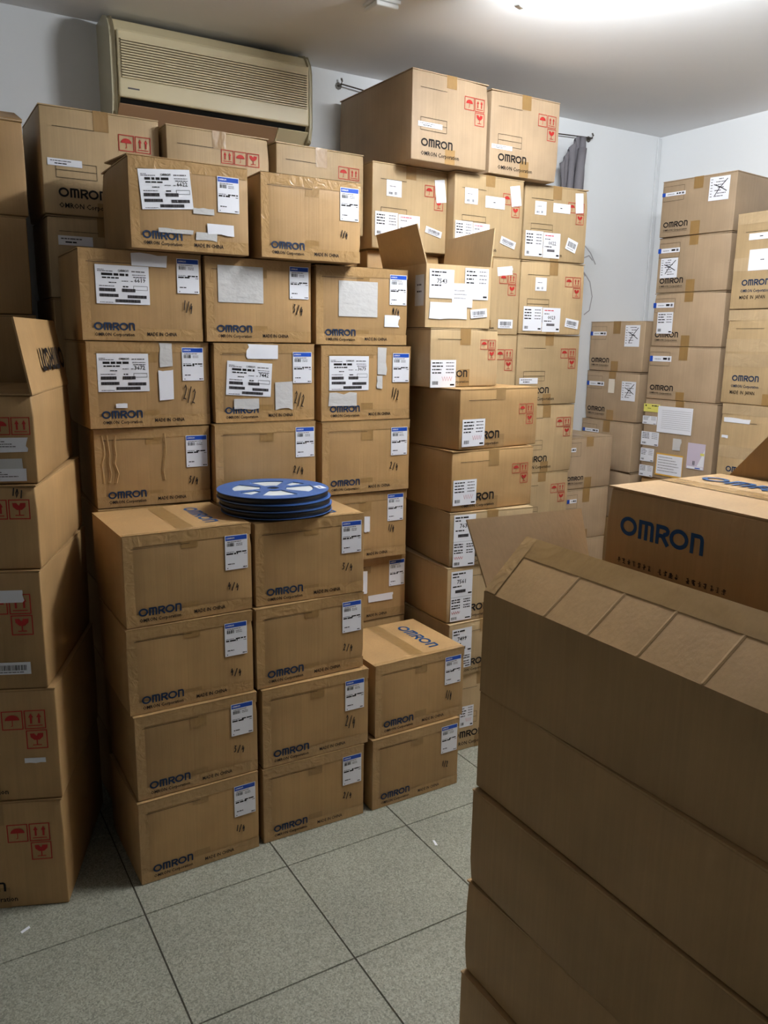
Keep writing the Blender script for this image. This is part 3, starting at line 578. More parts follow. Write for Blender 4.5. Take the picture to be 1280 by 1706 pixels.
# stickers and pen marks on the front faces: kind, x from the middle, height above the base, width, height, tilt, text
STICK = {
 'B01': [('big', -0.079, 0.183, 0.164, 0.118, 5.0, '6622'), ('blue', 0.126, 0.186, 0.074, 0.11, 0.0, None), ('torn', 0.042, 0.128, 0.069, 0.018, 0.0, None), ('torn', -0.052, 0.06, 0.115, 0.013, 0.0, None), ('torn', 0.048, 0.05, 0.07, 0.025, 0.0, None), ('torn', 0.097, 0.075, 0.091, 0.034, 0.0, None)],
 'B11': [('big', -0.063, 0.175, 0.167, 0.119, 0.0, '6619'), ('torn', 0.024, 0.255, 0.113, 0.038, 0.0, None), ('blue', 0.149, 0.212, 0.074, 0.11, 0.0, None), ('hand', 0.147, 0.114, 0.035, 0.04, 0.0, '1/4')],
 'B12': [('blank', -0.07, 0.193, 0.163, 0.121, 0.0, None), ('blue', 0.148, 0.208, 0.074, 0.11, 0.0, None), ('hand', 0.145, 0.116, 0.043, 0.037, 0.0, '3/4')],
 'B13': [('blank', -0.02, 0.167, 0.162, 0.127, 0.0, None), ('blue', 0.15, 0.206, 0.074, 0.11, 0.0, None), ('torn', 0.124, 0.091, 0.065, 0.045, 0.0, None), ('hand', 0.143, 0.126, 0.031, 0.019, 0.0, '4/4')],
 'B21': [('big', -0.088, 0.181, 0.164, 0.122, 0.0, '3672'), ('blue', 0.144, 0.208, 0.074, 0.11, 0.0, None), ('torn', 0.053, 0.237, 0.042, 0.076, 0.0, None), ('torn', 0.05, 0.139, 0.049, 0.095, 0.0, None), ('torn', -0.099, 0.074, 0.036, 0.014, 0.0, None), ('hand', 0.132, 0.107, 0.045, 0.06, 0.0, '2/2')],
 'B22': [('big', -0.063, 0.152, 0.166, 0.117, -3.8, '7442'), ('torn', -0.011, 0.246, 0.113, 0.049, 0.0, None), ('blue', 0.14, 0.191, 0.074, 0.11, 0.0, None), ('torn', 0.067, 0.091, 0.069, 0.101, 0.0, None), ('torn', -0.074, 0.066, 0.093, 0.036, 0.0, None), ('hand', 0.13, 0.078, 0.04, 0.055, 0.0, '2/2')],
 'B23': [('big', -0.077, 0.178, 0.166, 0.127, 0.0, '3673'), ('torn', 0.063, 0.222, 0.039, 0.104, 0.0, None), ('torn', 0.054, 0.144, 0.024, 0.049, 0.0, None), ('blue', 0.147, 0.198, 0.074, 0.11, 0.0, None), ('torn', -0.104, 0.081, 0.115, 0.049, 0.0, None), ('hand', 0.125, 0.099, 0.034, 0.047, 0.0, '1/2')],
 'B31': [('blue', 0.146, 0.179, 0.074, 0.11, 0.0, None), ('hand', 0.134, 0.078, 0.035, 0.03, 0.0, '3/4')],
 'B32': [('blue', 0.148, 0.201, 0.074, 0.11, 0.0, None), ('hand', 0.124, 0.099, 0.045, 0.031, 0.0, '2/4')],
 'B33': [('blue', 0.143, 0.195, 0.074, 0.11, 0.0, None), ('hand', 0.123, 0.097, 0.041, 0.033, 0.0, '2/4')],
 'B43': [('blue', 0.137, 0.203, 0.074, 0.11, 0.0, None), ('hand', 0.12, 0.119, 0.027, 0.032, 0.0, '1/4'), ('torn', 0.007, 0.145, 0.026, 0.061, 0.0, None)],
 'B53': [('blue', 0.149, 0.189, 0.074, 0.11, 0.0, None), ('torn', 0.073, 0.092, 0.116, 0.03, 0.0, None), ('torn', -0.007, 0.166, 0.032, 0.094, 0.0, None)],
 'B02': [('blue', 0.144, 0.198, 0.074, 0.11, 0.0, None), ('hand', 0.125, 0.096, 0.03, 0.023, 0.0, '1/4')],
 'A11': [('blue', 0.148, 0.194, 0.074, 0.11, 0.0, None), ('hand', 0.138, 0.085, 0.039, 0.024, 0.0, '4/4')],
 'A12': [('blue', 0.147, 0.199, 0.074, 0.11, 0.0, None), ('hand', 0.134, 0.097, 0.044, 0.029, 0.0, '3/4')],
 'A21': [('blue', 0.141, 0.189, 0.074, 0.11, 0.0, None), ('hand', 0.141, 0.077, 0.039, 0.02, 0.0, '4/4')],
 'A22': [('blue', 0.152, 0.194, 0.074, 0.11, 0.0, None), ('hand', 0.14, 0.084, 0.041, 0.022, 0.0, '2/4')],
 'A31': [('blue', 0.144, 0.197, 0.074, 0.11, 0.0, None), ('hand', 0.134, 0.094, 0.04, 0.022, 0.0, '3/4')],
 'A32': [('blue', 0.143, 0.196, 0.074, 0.11, 0.0, None), ('hand', 0.129, 0.098, 0.041, 0.05, 0.0, '2/4')],
 'A41': [('blue', 0.149, 0.193, 0.074, 0.11, 0.0, None), ('hand', 0.133, 0.094, 0.034, 0.022, 0.0, '1/4')],
 'A42': [('blue', 0.143, 0.19, 0.074, 0.11, 0.0, None), ('hand', 0.127, 0.094, 0.037, 0.014, 0.0, '2/4')],
 'C1': [('blue', 0.144, 0.195, 0.074, 0.11, 0.0, None), ('hand', 0.129, 0.097, 0.022, 0.039, 0.0, '1/4')],
 'C2': [('blue', 0.146, 0.201, 0.074, 0.11, 0.0, None), ('hand', 0.131, 0.101, 0.018, 0.022, 0.0, '1/2')],
 'D1': [('num', -0.078, 0.162, 0.108, 0.106, 0.0, '7543'), ('form', 0.079, 0.167, 0.108, 0.117, 0.0, None), ('torn2', 0.015, 0.122, 0.093, 0.083, 0.0, None), ('torn', -0.046, 0.064, 0.167, 0.06, 0.0, None), ('bar', 0.093, 0.057, 0.076, 0.033, 6.0, None)],
 'D2': [('dlab', -0.106, 0.051, 0.123, 0.105, 0.0, None)],
 'D3': [('dlab', -0.142, 0.066, 0.118, 0.105, 0.0, None)],
 'D4': [('dlab', -0.14, 0.077, 0.112, 0.1, 0.0, None)],
 'D5': [('tall', -0.128, 0.106, 0.099, 0.21, 0.0, '7636')],
 'D6': [('tall', -0.118, 0.111, 0.103, 0.208, 0.0, '7561')],
 'D7': [('tall', -0.117, 0.121, 0.099, 0.172, 0.0, '7499')],
 'D8': [('dlab', -0.071, 0.151, 0.068, 0.094, 0.0, None)],
 'E22': [('torn', 0.095, 0.284, 0.086, 0.038, 8.0, None), ('bar', 0.11, 0.049, 0.086, 0.04, 0.0, None)],
 'E23': [('small', -0.075, 0.235, 0.068, 0.061, 0.0, None), ('two', -0.059, 0.073, 0.225, 0.114, 0.0, '0023'), ('bar', 0.129, 0.055, 0.085, 0.042, -8.0, None)],
 'E13': [('small', -0.096, 0.235, 0.066, 0.06, 0.0, None), ('plain', 0.029, 0.243, 0.103, 0.042, 0.0, None), ('strip', 0.134, 0.275, 0.048, 0.09, 5.0, None), ('two', -0.074, 0.074, 0.206, 0.114, 0.0, '0022'), ('bar', 0.1, 0.079, 0.066, 0.054, -18.0, None)],
 'E12': [('small', -0.105, 0.245, 0.071, 0.065, 0.0, None), ('plain', 0.029, 0.23, 0.111, 0.049, 0.0, None), ('strip', 0.147, 0.269, 0.058, 0.086, 10.0, None), ('two', -0.093, 0.089, 0.19, 0.099, 0.0, None), ('bar', 0.112, 0.066, 0.09, 0.032, -15.0, None)],
 'E11': [('small', -0.087, 0.243, 0.075, 0.064, 0.0, None), ('strip', 0.155, 0.257, 0.054, 0.093, 8.0, None), ('two', -0.066, 0.099, 0.226, 0.096, 0.0, None), ('bar', 0.122, 0.087, 0.089, 0.027, -13.0, None)],
 'T1': [('narrow', -0.105, 0.138, 0.121, 0.019, 0.0, None)],
 'T2': [('narrow', -0.131, 0.112, 0.114, 0.018, 0.0, None)],
 'E33': [('narrow', -0.121, 0.118, 0.114, 0.029, 0.0, None)],
 'U11': [('narrow', -0.127, 0.169, 0.113, 0.023, 0.0, None)],
 'U12': [('narrow', -0.102, 0.195, 0.116, 0.032, 0.0, None)],
 'H1': [('side', -0.137, 0.211, 0.135, 0.018, 0.0, None), ('cross', 0.116, 0.206, 0.108, 0.111, -0.7, None)],
 'H2': [('side', -0.145, 0.215, 0.133, 0.023, 0.0, None), ('cross', -0.136, 0.126, 0.106, 0.1, 0.0, None)],
 'H3': [('side', -0.15, 0.214, 0.129, 0.026, 0.0, None), ('form', -0.133, 0.122, 0.098, 0.112, 0.0, None)],
 'H4': [('side', -0.139, 0.216, 0.138, 0.029, 0.0, None)],
 'H5': [('yellow', -0.175, 0.38, 0.106, 0.043, 0.0, None), ('form', -0.182, 0.313, 0.094, 0.045, 0.0, None), ('form', -0.171, 0.212, 0.116, 0.075, 0.0, None), ('form', -0.18, 0.121, 0.089, 0.073, 0.0, None), ('form', -0.179, 0.032, 0.091, 0.062, 0.0, None), ('orange', -0.032, 0.081, 0.162, 0.106, 0.0, None), ('sleeve', 0.127, 0.15, 0.105, 0.136, 0.0, None), ('torn', 0.005, 0.199, 0.05, 0.062, 0.0, None), ('lines', -0.022, 0.325, 0.217, 0.141, 0.0, None)],
 'G1': [('side', -0.133, 0.211, 0.122, 0.022, 0.0, None), ('cross', 0.114, 0.198, 0.103, 0.117, 0.0, None)],
 'G2': [('side', -0.125, 0.206, 0.135, 0.024, 0.0, None), ('cross', 0.126, 0.174, 0.101, 0.108, 0.0, None), ('ghost', -0.0, 0.197, 0.046, 0.079, 0.0, None)],
 'G3': [('side', -0.118, 0.214, 0.127, 0.019, 0.0, None)],
 'F1': [('side', -0.134, 0.213, 0.07, 0.022, 0.0, None)],
 'F2': [('side', -0.103, 0.218, 0.07, 0.021, 0.0, None)],
 'I1': [('plain', -0.11, 0.328, 0.14, 0.029, 0.0, None), ('plain', -0.092, 0.222, 0.153, 0.095, 0.0, None)],
 'I3': [('torn', -0.155, 0.362, 0.144, 0.022, 0.0, None), ('torn', -0.214, 0.279, 0.036, 0.014, 0.0, None)],
 'L1': [('torn2', 0.115, 0.106, 0.112, 0.039, 0.0, None), ('torn', 0.105, 0.054, 0.102, 0.029, 0.0, None), ('torn2', 0.108, 0.024, 0.112, 0.034, 0.0, None)],
 'L2': [('hand', 0.142, 0.214, 0.021, 0.013, 0.0, '101')],
 'L3': [('torn', 0.083, 0.274, 0.105, 0.035, 0.0, None), ('bar', 0.093, 0.063, 0.098, 0.036, 0.0, None)],
 'L4': [('torn', 0.128, 0.125, 0.057, 0.015, 0.0, None)],
}

# ------------------------------------------------------------ room
def struct(name, mb, **k): return tag(mb.build(name, **k), kind='structure')
mb = MB().m('grout'); mb.box((XL-.1, YF-.1, -.1), (XW+.1, YW+.1, -.003)); floor = struct('floor', mb)
TS = .4595; i0 = math.floor((XL-.4777)/TS); j0 = math.floor((YF-2.145)/TS); tile_mesh = None
for i in range(i0, math.ceil((XW-.4777)/TS)):
    for j in range(j0, math.ceil((YW-2.145)/TS)):
        cx, cy = .4777+(i+.5)*TS, 2.145+(j+.5)*TS
        if tile_mesh is None:
            mb = MB().m('terrazzo'); h = TS/2-.0016; mb.mesh([(-h,-h,-.003),(h,-h,-.003),(h,h,-.003),(-h,h,-.003),(-h+.001,-h+.001,0),(h-.001,-h+.001,0),(h-.001,h-.001,0),(-h+.001,h-.001,0)], [(4,5,6,7),(0,1,5,4),(1,2,6,5),(2,3,7,6),(3,0,4,7)]); t = mb.build('tile', floor); tile_mesh = t.data
        else: t = bpy.data.objects.new('tile', tile_mesh); COL.objects.link(t); t.parent = floor
        t.location = (cx, cy, 0)
mb = MB().m('ceiling_paint'); mb.box((XL-.1, YF-.1, HC), (XW+.1, YW+.1, HC+.1)); struct('ceiling', mb)
mb = MB().m('plaster'); mb.box((XL-.1, YW, 0), (XW+.1, YW+.1, HC)); wall_back = struct('wall_back', mb)
mb = MB().m('plaster'); mb.box((XW, YF, 0), (XW+.1, YW, HC)); struct('wall_right', mb)
mb = MB().m('plaster'); mb.box((XL-.1, YF, 0), (XL, YW, HC)); struct('wall_left', mb)
mb = MB().m('plaster'); mb.box((XL-.1, YF-.1, 0), (XW+.1, YF, HC)); struct('wall_front', mb)
mb = MB().m('trim_white'); mb.box((XW-.03, YW-.012, 0), (XW-.002, YW-.001, HC-.01)); struct('trim_1', mb, bevel=.003)
# peeled plaster on the back wall beside the stacked boxes
mb = MB().m('plaster_scar')
for pts in ([(3.39,2.32),(3.385,2.25),(3.42,2.19)], [(3.40,2.20),(3.435,2.225),(3.48,2.19),(3.525,2.13)], [(3.43,2.16),(3.47,2.175),(3.50,2.15)], [(3.44,2.08),(3.49,2.03),(3.515,1.95),(3.50,1.87),(3.46,1.845)], [(3.42,2.1),(3.45,2.06)]):
    for q in ribbon(pts, .0055): mb.slab([(q[0][0], YW-.0005, q[0][1]), (q[1][0], YW-.0005, q[1][1]), (q[2][0], YW-.0005, q[2][1]), (q[3][0], YW-.0005, q[3][1])], .0015)
mb.build('plaster_crack', wall_back)

# ------------------------------------------------------------ tube light (the room's lamp)
Lt = 0.92; LA = Vector((1.863, 2.297)); LD = Vector((0.34, -0.94)).normalized()
root = empty('tube_light', (LA.x+LD.x*Lt/2, LA.y+LD.y*Lt/2, HC), math.atan2(LD.y, LD.x)); tag(root, 'glowing white fluorescent tube batten on the ceiling above the foreground boxes', 'lamp')
mb = MB().m('lamp_body'); mb.box((-Lt/2, -.02, -.03), (Lt/2, .02, 0)); mb.build('housing', root, bevel=.006)
for sx in (-1, 1):
    mb = MB().m('lamp_body'); mb.box((sx*Lt/2-.012, -.018, -.118), (sx*Lt/2+.012, .018, -.03)); mb.build('end_cap', root, bevel=.005)
mb = MB().m('lamp_glow'); mb.tube([(-Lt/2+.01, 0, -.098), (Lt/2-.01, 0, -.098)], .015, 16); mb.build('tube', root, True)

# ceiling junction box
root = empty('junction_box', (1.622, 2.782, HC)); tag(root, 'small white junction box fixed to the ceiling above the air conditioner boxes', 'junction box')
mb = MB().m('lamp_body'); mb.box((-.052, -.05, -.012), (.052, .05, 0)); mb.build('base', root, bevel=.003)
mb = MB().m('lamp_body'); mb.box((-.047, -.045, -.028), (.047, .045, -.012)); mb.build('cover', root, bevel=.006)

# ------------------------------------------------------------ air conditioner
ax0, ax1, ay = .785, 1.615, 3.345
root = empty('air_conditioner', ((ax0+ax1)/2, YW, 2.48)); tag(root, 'old cream wall-mounted air conditioner with ribbed grille above the boxes', 'air conditioner'); W = ax1-ax0
prof = [(0, .02), (0, .375), (-.11, .378), (-.165, .362), (-.193, .325), (-.203, .29), (-.205, .085), (-.10, .012)]
mb = MB().m('ac_cream'); n = len(prof)
mb.mesh([(-W/2+.018, y, z) for y, z in prof]+[(W/2-.018, y, z) for y, z in prof], [(i, i+n, (i+1) % n+n, (i+1) % n) for i in range(n)]+[tuple(range(n)), tuple(range(2*n-1, n-1, -1))]); mb.build('body', root, bevel=.004)
for sx in (-1, 1):
    mb = MB().m('ac_side'); a, b = sx*(W/2-.018), sx*W/2; pr = [(y*1.0, z) for y, z in prof[:7]]+[(-.19, .03), (-.09, .0)]; n = len(pr)
    mb.mesh([(a, y-.002 if y < -.1 else y, z) for y, z in pr]+[(b, y*.97, z) for y, z in pr], [(i, (i+1) % n, (i+1) % n+n, i+n) for i in range(n)]+[tuple(range(n)), tuple(range(2*n-1, n-1, -1))]); mb.build('side_cover', root, bevel=.008)
mb = MB().m('ac_cream'); mb.box((-W/2+.022, -.222, .082), (W/2-.022, -.203, .315)); panel = mb.build('front_panel', root, bevel=.007)
mb = MB().m('ac_groove'); mb.box((-W/2+.034, -.2235, .148), (W/2-.034, -.2215, .282)); mb.build('grille_recess', panel)
ns = 15
for k in range(ns):
    z = .151+k*.128/(ns-1); mb = MB().m('ac_cream'); mb.box((-W/2+.034, -.229, z-.0028), (W/2-.034, -.2232, z+.0028)); mb.build('grille_slat', panel, bevel=.0012)
mb = MB().m('ac_dark'); mb.poly([(-W/2+.03, -.2065, .086), (W/2-.03, -.2065, .086), (W/2-.03, -.19, .062), (-W/2+.03, -.19, .062)]); mb.build('air_outlet', root)
mb = MB().m('ac_louver_reflection'); mb.slab([(-W/2+.024, -.204, .064), (W/2-.16, -.204, .064), (W/2-.16, -.148, .014), (-W/2+.024, -.148, .014)], -.006); mb.build('louver', root, bevel=.001)  # brown base colour paints in the reflection of the boxes below
mb = MB().m('ac_cream'); mb.slab([(W/2-.157, -.204, .064), (W/2-.02, -.204, .064), (W/2-.02, -.148, .014), (W/2-.157, -.148, .014)], -.006); mb.build('corner_cover', root, bevel=.001)
mb = MB().m('ink_grey'); mb.box((-W/2+.055, -.2228, .112), (-W/2+.098, -.2218, .117)); mb.build('badge', root)

# ------------------------------------------------------------ clothes line and jacket
def hook(loc, label):
    root = empty('wall_hook', loc); tag(root, label, 'hook'); mb = MB().m('metal'); mb.tube([(0, 0, 0), (0, -.03, 0), (0, -.04, .012), (0, -.032, .024)], .0045, 8); mb.build('hook', root, True)
    mb = MB().m('metal'); mb.mesh([(.016*math.cos(a*.785), -.001, .016*math.sin(a*.785)) for a in range(8)]+[(.016*math.cos(a*.785), -.005, .016*math.sin(a*.785)) for a in range(8)], [tuple(range(8)), tuple(range(15, 7, -1))]+[(i, (i+1) % 8, (i+1) % 8+8, i+8) for i in range(8)]); mb.build('plate', root)
hook((1.845, YW, 2.812), 'dark wall hook beside the air conditioner holding a cord'); hook((3.405, YW, 2.788), 'wall hook near the room corner holding a cord')
mb = MB().m('cord'); mb.tube([(1.845+1.56*t, YW-.036, 2.812-.024*t-.03*math.sin(math.pi*t)) for t in [k/24 for k in range(25)]], .003, 6); tag(mb.build('clothes_line', None, True), 'thin grey cord strung between two hooks along the back wall', 'cord')
root = empty('jacket', (3.235, YW-.07, 2.2)); tag(root, 'dark grey cloth jacket hanging from cord behind the stickered boxes', 'jacket')
mb = MB().m('cloth'); nu, nv = 22, 18; vs = []
for j in range(nv+1):
    t = j/nv
    for i in range(nu+1):
        s = i/nu; x = -.10+.175*s; top = .565 - max(0, .62-s)*.24; z = top*(1-t) + .0*t; fold = .016*math.sin(s*17+t*2.2)*(.35+.65*t)+.008*math.sin(s*31+t*5)
        vs.append((x*(1+.06*t)+.006*math.sin(t*6), -.012-fold, z))
mb.mesh(vs, [(j*(nu+1)+i, j*(nu+1)+i+1, (j+1)*(nu+1)+i+1, (j+1)*(nu+1)+i) for j in range(nv) for i in range(nu)])
o = mb.build('cloth_body', root, True); md = o.modifiers.new('thick', 'SOLIDIFY'); md.thickness = .012
mb = MB().m('cloth'); mb.tube([(.02, -.05, .50), (.0, -.058, .36), (-.01, -.06, .2), (-.005, -.058, .03)], .024, 10); mb.build('sleeve', root, True)

# ------------------------------------------------------------ the stacked cartons
def china(key, label, group='taped boxes with blue-banded labels'):
    c = Carton(key, label, group, 'A', color='kraft'); c.print_china(); c.clear_tape(); c.stickers(); return c
def red(key, label, group, color='kraft_light', **k):
    hollow = k.pop('hollow', False); c = Carton(key, label, group, 'D', color=color, hollow=hollow); c.print_red(**k); c.stickers(); return c
def plain(key, label, group='boxes along the right wall'):
    c = Carton(key, label, group, 'D', color='kraft_brown'); c.print_plain(); c.stickers(); return c

# four-high stacks in front
china('A41', 'taped box marked 1/4 on the floor, beside the stack carrying the reels')
china('A31', 'taped box marked 3/4 second from the floor, beside the stack carrying the reels')
china('A21', 'taped box marked 4/4 directly under the bare-topped box beside the reels')
china('A11', 'taped box marked 4/4 with mostly bare top, beside the blue reels').top_logo()
china('A42', 'taped box on the floor at the bottom of the stack carrying the reels')
china('A32', 'taped box marked 2/4 second from the floor under the blue reels')
china('A22', 'taped box marked 2/4 directly under the box carrying the blue reels')
china('A12', 'taped box marked 3/4 carrying the pile of blue reels').top_logo()
china('C2', 'taped box marked 1/2 on the floor, lower of the two-high stack')
china('C1', 'taped box marked 1/4 with wordmark on bare top, upper of the two-high stack').top_logo()
# tall taped rows behind them
c = china('B31', 'taped box marked 3/4 with deeply wrinkled tape, under the 3672 box')
for x in (-.165, -.148, -.125, .035):
    mb = MB().m('clear_tape'); pts = [(x+c.r.uniform(-.006, .006), .085+k*.032) for k in range(6)]
    for (xa, za), (xb, zb) in zip(pts, pts[1:]): mb.mesh([c.front(xa-.008, za, .0008), c.front(xb-.008, zb, .0008), c.front(xb, zb, .0034), c.front(xa, za, .0034), c.front(xa+.003, za, .0008), c.front(xb+.003, zb, .0008)], [(0, 3, 2, 1), (3, 4, 5, 2)])
    mb.build('tape_fold', c.root)
china('B21', 'taped box with 3672 label, torn strips and a damaged wordmark'); china('B11', 'taped box carrying a 6619 label overlapped by a pale scrap')
c = Carton('B01', 'box with white 6622 label and lifted top flap, on the 6619 box', 'taped boxes with blue-banded labels', 'A', color='kraft', tape=False); c.print_china(); c.clear_tape(); c.stickers()
W, H, D = c.W, c.H, c.D
c.flap([(-W/2, -D/2+.004, H+.0006), (W*.02, -D/2+.004, H+.0006), (W*.02, D/2-.01, H+.004), (-W/2+.01, D/2-.01, H+.03)], 'lifted_flap', .004)
c.flap([(W*.03, -D/2+.006, H+.0006), (W/2, -D/2+.006, H+.0006), (W/2-.01, D/2-.01, H+.022), (W*.03, D/2-.01, H+.006)], 'lifted_flap', .004)
china('B32', 'taped box marked 2/4 just behind the blue reels, under the 7442 box'); china('B22', 'taped box marked 2/2 with tilted white 7442 label'); china('B12', 'taped box marked 3/4 with crinkled grey pouch, beside the 6619 box')
china('B02', 'box marked 1/4 without big label, lying beside the 6622 box')
china('B53', 'taped box with torn white strip, just behind the two-high stack'); china('B43', 'taped box with narrow white scrap, two places below the 3673 box'); china('B33', 'taped box without big label below the 3673 box, next to the dark gap'); china('B23', 'taped box with 3673 label and long strip, over the dark gap by the 7543 stack'); china('B13', 'taped box with large white sheet beside the open 7543 box')
# stack with form labels
GD = 'red-marked boxes stacked under the open 7543 box'
red('D8', 'box on the floor under the 7499 box, half hidden by the two-high stack', GD, ms=.038, my=.085)
red('D7', 'box with white 7499 label near the bottom of its stack', GD, ms=.038, my=.085, frame=False); red('D6', 'box with 7561 label resting on the 7499 box', GD, ms=.038, my=.085, frame=False); red('D5', 'box with 7636 label, second below the wide jutting box', GD, ms=.038, my=.085, frame=False)
red('D4', 'box with form label directly on top of the 7636 box', GD, ms=.038, my=.085, frame=False, color='kraft'); red('D3', 'wide box jutting out under the two narrower boxes of the 7543 stack', GD, ms=.038, my=.085, frame=False, color='kraft'); red('D2', 'narrow box with form label directly under the open 7543 box', GD, ms=.036, my=.06, mx=.034, frame=False)
c = Carton('D1', 'open box with white 7543 label and two raised side flaps', GD, 'D', color='kraft_light', hollow=True); c.stickers(); W, H, D = c.W, c.H, c.D
c.flap([(-W/2, -D/2, H), (-W/2, D/2, H), (-W/2-.035, D/2, H+.136), (-W/2-.045, -D/2, H+.138)], 'side_flap')
c.flap([(W/2, -D/2, H), (W/2, D/2, H), (W/2+.012, D/2, H+.137), (W/2+.012, -D/2, H+.146)], 'side_flap', -.005)
c.flap([(-W/2+.006, D/2-.006, H), (W/2-.006, D/2-.006, H), (W/2-.01, D/2-.16, H-.07), (-W/2+.01, D/2-.16, H-.07)], 'end_flap', -.004)
d = Decal(lambda u, v, o: c.left(u, v, o), .001).at(.135, .135); d.rect(-.035, -.055, .035, .06, 'paper_grey', 0); d.words(-.02, .02, .04, .006, 'ink_grey', random.Random(3)); d.words(-.02, -.005, .035, .006, 'ink_black', random.Random(4)); d.build('form_label', c.root)
# stickered rows against the back wall
GE = 'red-marked boxes against the back wall'
red('E11', 'white-stickered box behind the raised brown flap of the 7543 box', GE); red('E12', 'white-stickered box behind the raised tan flap of the 7543 box', GE); red('E13', 'white-stickered box with 0022 label beside the hanging jacket', GE)
red('E22', 'box with barcode sticker half hidden behind the open 7543 box', GE, frame=False); red('E23', 'box with 0023 label directly under the 0022 box', GE); red('E32', 'box peeking out between the wide jutting box and its neighbour', GE); red('E33', 'box with one narrow label directly under the 0023 box', GE)
red('E42', 'box mostly hidden behind the wide jutting box', GE); red('E43', 'unlabelled red-marked box second under the 0023 box', GE); red('E53', 'unlabelled red-marked box third under the 0023 box', GE); red('E63', 'box low in the wall row behind the open foreground box flap', GE)
red('T1', 'large box near the ceiling with long dim side, next to air conditioner', 'large boxes near the ceiling', ms=.049, color='kraft_brown'); red('T2', 'large box near the ceiling beside the hanging jacket', 'large boxes near the ceiling', ms=.049, color='kraft_brown')
red('U11', 'large box touching the shadowed stack, below the air conditioner', 'boxes under the air conditioner', mx=.059, my=.091, ms=.052, which='pair'); red('U12', 'dim box under the large box beside the shadowed stack', 'boxes under the air conditioner', marks=False, frame=False)
red('U21', 'box with three red symbols in a row right below the air conditioner', 'boxes under the air conditioner', mx=.065, my=.085, ms=.046, which='row', frame=False); red('U31', 'box with two red symbols between the air conditioner and the ceiling-high boxes', 'boxes under the air conditioner', which='pair', my=.08, frame=False)
# right-hand wall
plain('H4', 'box with blue-ended label only, directly on the sticker-covered box'); plain('H3', 'box with form label over its wordmark, along the right wall'); plain('H2', 'box with crossed-out label over its wordmark'); plain('H1', 'topmost box along the right wall, crossed-out label near its upper edge')
c = Carton('H5', 'box covered in yellow, white and orange paperwork labels', 'boxes along the right wall', 'D', color='kraft_brown'); c.stickers()
plain('G1', 'top box of the corner stack, crossed-out label on bare side'); plain('G2', 'corner stack box with crossed-out label and pale residue strip'); plain('G3', 'corner stack box half hidden by the low unmarked-side stack'); plain('G4', 'lowest visible box of the corner stack')
for k, l in (('I1', 'tall box with two white sheets, topmost beside the crossed-out-label boxes'), ('I2', 'tall tape-wrapped box under the two-sheet box, printed MADE IN JAPAN'), ('I3', 'tall box with torn white remnants under the tape-wrapped box')):
    c = Carton(k, l, 'tall boxes along the right wall', 'D', color='kraft_light'); c.print_japan(); c.stickers(); W, H, D = c.W, c.H, c.D
    mb = MB().m('clear_tape_pale'); wrinkled_strip(mb, c.front, -W/2+.002, W/2-.002, H*.4, H*.4+.06, .0011, c.r); mb.build('clear_tape', c.root); mb = MB().m('clear_tape_pale'); wrinkled_strip(mb, c.front, -W/2+.002, W/2-.002, H-.05, H-.002, .0011, c.r); mb.build('clear_tape', c.root)
    if k == 'I2': mb = MB().m('clear_tape_pale'); wrinkled_strip(mb, c.front, -W/2+.002, W/2-.002, H*.4+.07, H*.4+.13, .0011, c.r); mb.build('clear_tape', c.root)
for k, l in (('F1', 'top box of the low stack before the corner, its own top showing'), ('F2', 'second box of the low stack before the corner'), ('F3', 'third box of the low stack before the corner')):
    plain(k, l, 'low stack before the corner')
# dim stack with lit side
GL = 'dim stack with brightly lit side'
c = Carton('L5', 'box on the floor at the bottom of the dim stack', GL, 'D'); c.print_red(ms=.055, mx=.068, my=.103, frame=False)
c = Carton('L4', 'box with small torn white remnant, second from floor in the dim stack', GL, 'D'); c.print_red(ms=.055, mx=.060, my=.093, frame=False); c.stickers()
c = Carton('L3', 'box with barcode sticker in the middle of the dim stack', GL, 'D'); c.print_red(ms=.055, mx=.058, my=.095, frame=False); c.stickers()
c = Carton('L2', 'box with 101 pen mark directly under the box with raised flap', GL, 'D'); c.print_red(ms=.052, mx=.046, my=.066, which='l2', frame=False); c.stickers()
c = Carton('L1', 'topmost box of the dim stack with raised flap printed upside down', GL, 'D'); c.print_red(ms=.045, mx=.035, my=.085, which='pair', frame=False); c.stickers(); W, H, D = c.W, c.H, c.D
fo = c.flap([(W/2, -D/2, H), (W/2, D/2, H), (W/2-.032, D/2, H+.20), (W/2-.032, -D/2, H+.20)], 'raised_flap', -.005)
def flap_face(u, v, o):
    t = v/.2; return (W/2-.032*t+.0052+o, u, H+v)
d = Decal(flap_face, .0006).at(.085, .085, 180); d.polys(LOGO, 'ink_black', 1, .34/LOGO_W, -.17, -.033); d.build('brand_logo', fo)
c = None
# shadowed stack by the back wall
for k in range(1, 9):
    pos = ['topmost', 'second', 'third', 'fourth', 'fifth', 'sixth', 'seventh', 'lowest'][k-1]
    c = Carton('M%d' % k, 'plain shadowed box, %s of the stack behind the raised printed flap' % pos, 'shadowed stack by the back wall', 'D')
    if k == 1:
        W, H, D = c.W, c.H, c.D; c.flap([(-W/2, -D/2, H+.0006), (W/2, -D/2, H+.0006), (W/2-.004, -D/2+.14, H+.05), (-W/2+.004, -D/2+.14, H+.05)], 'lifted_flap', .004)
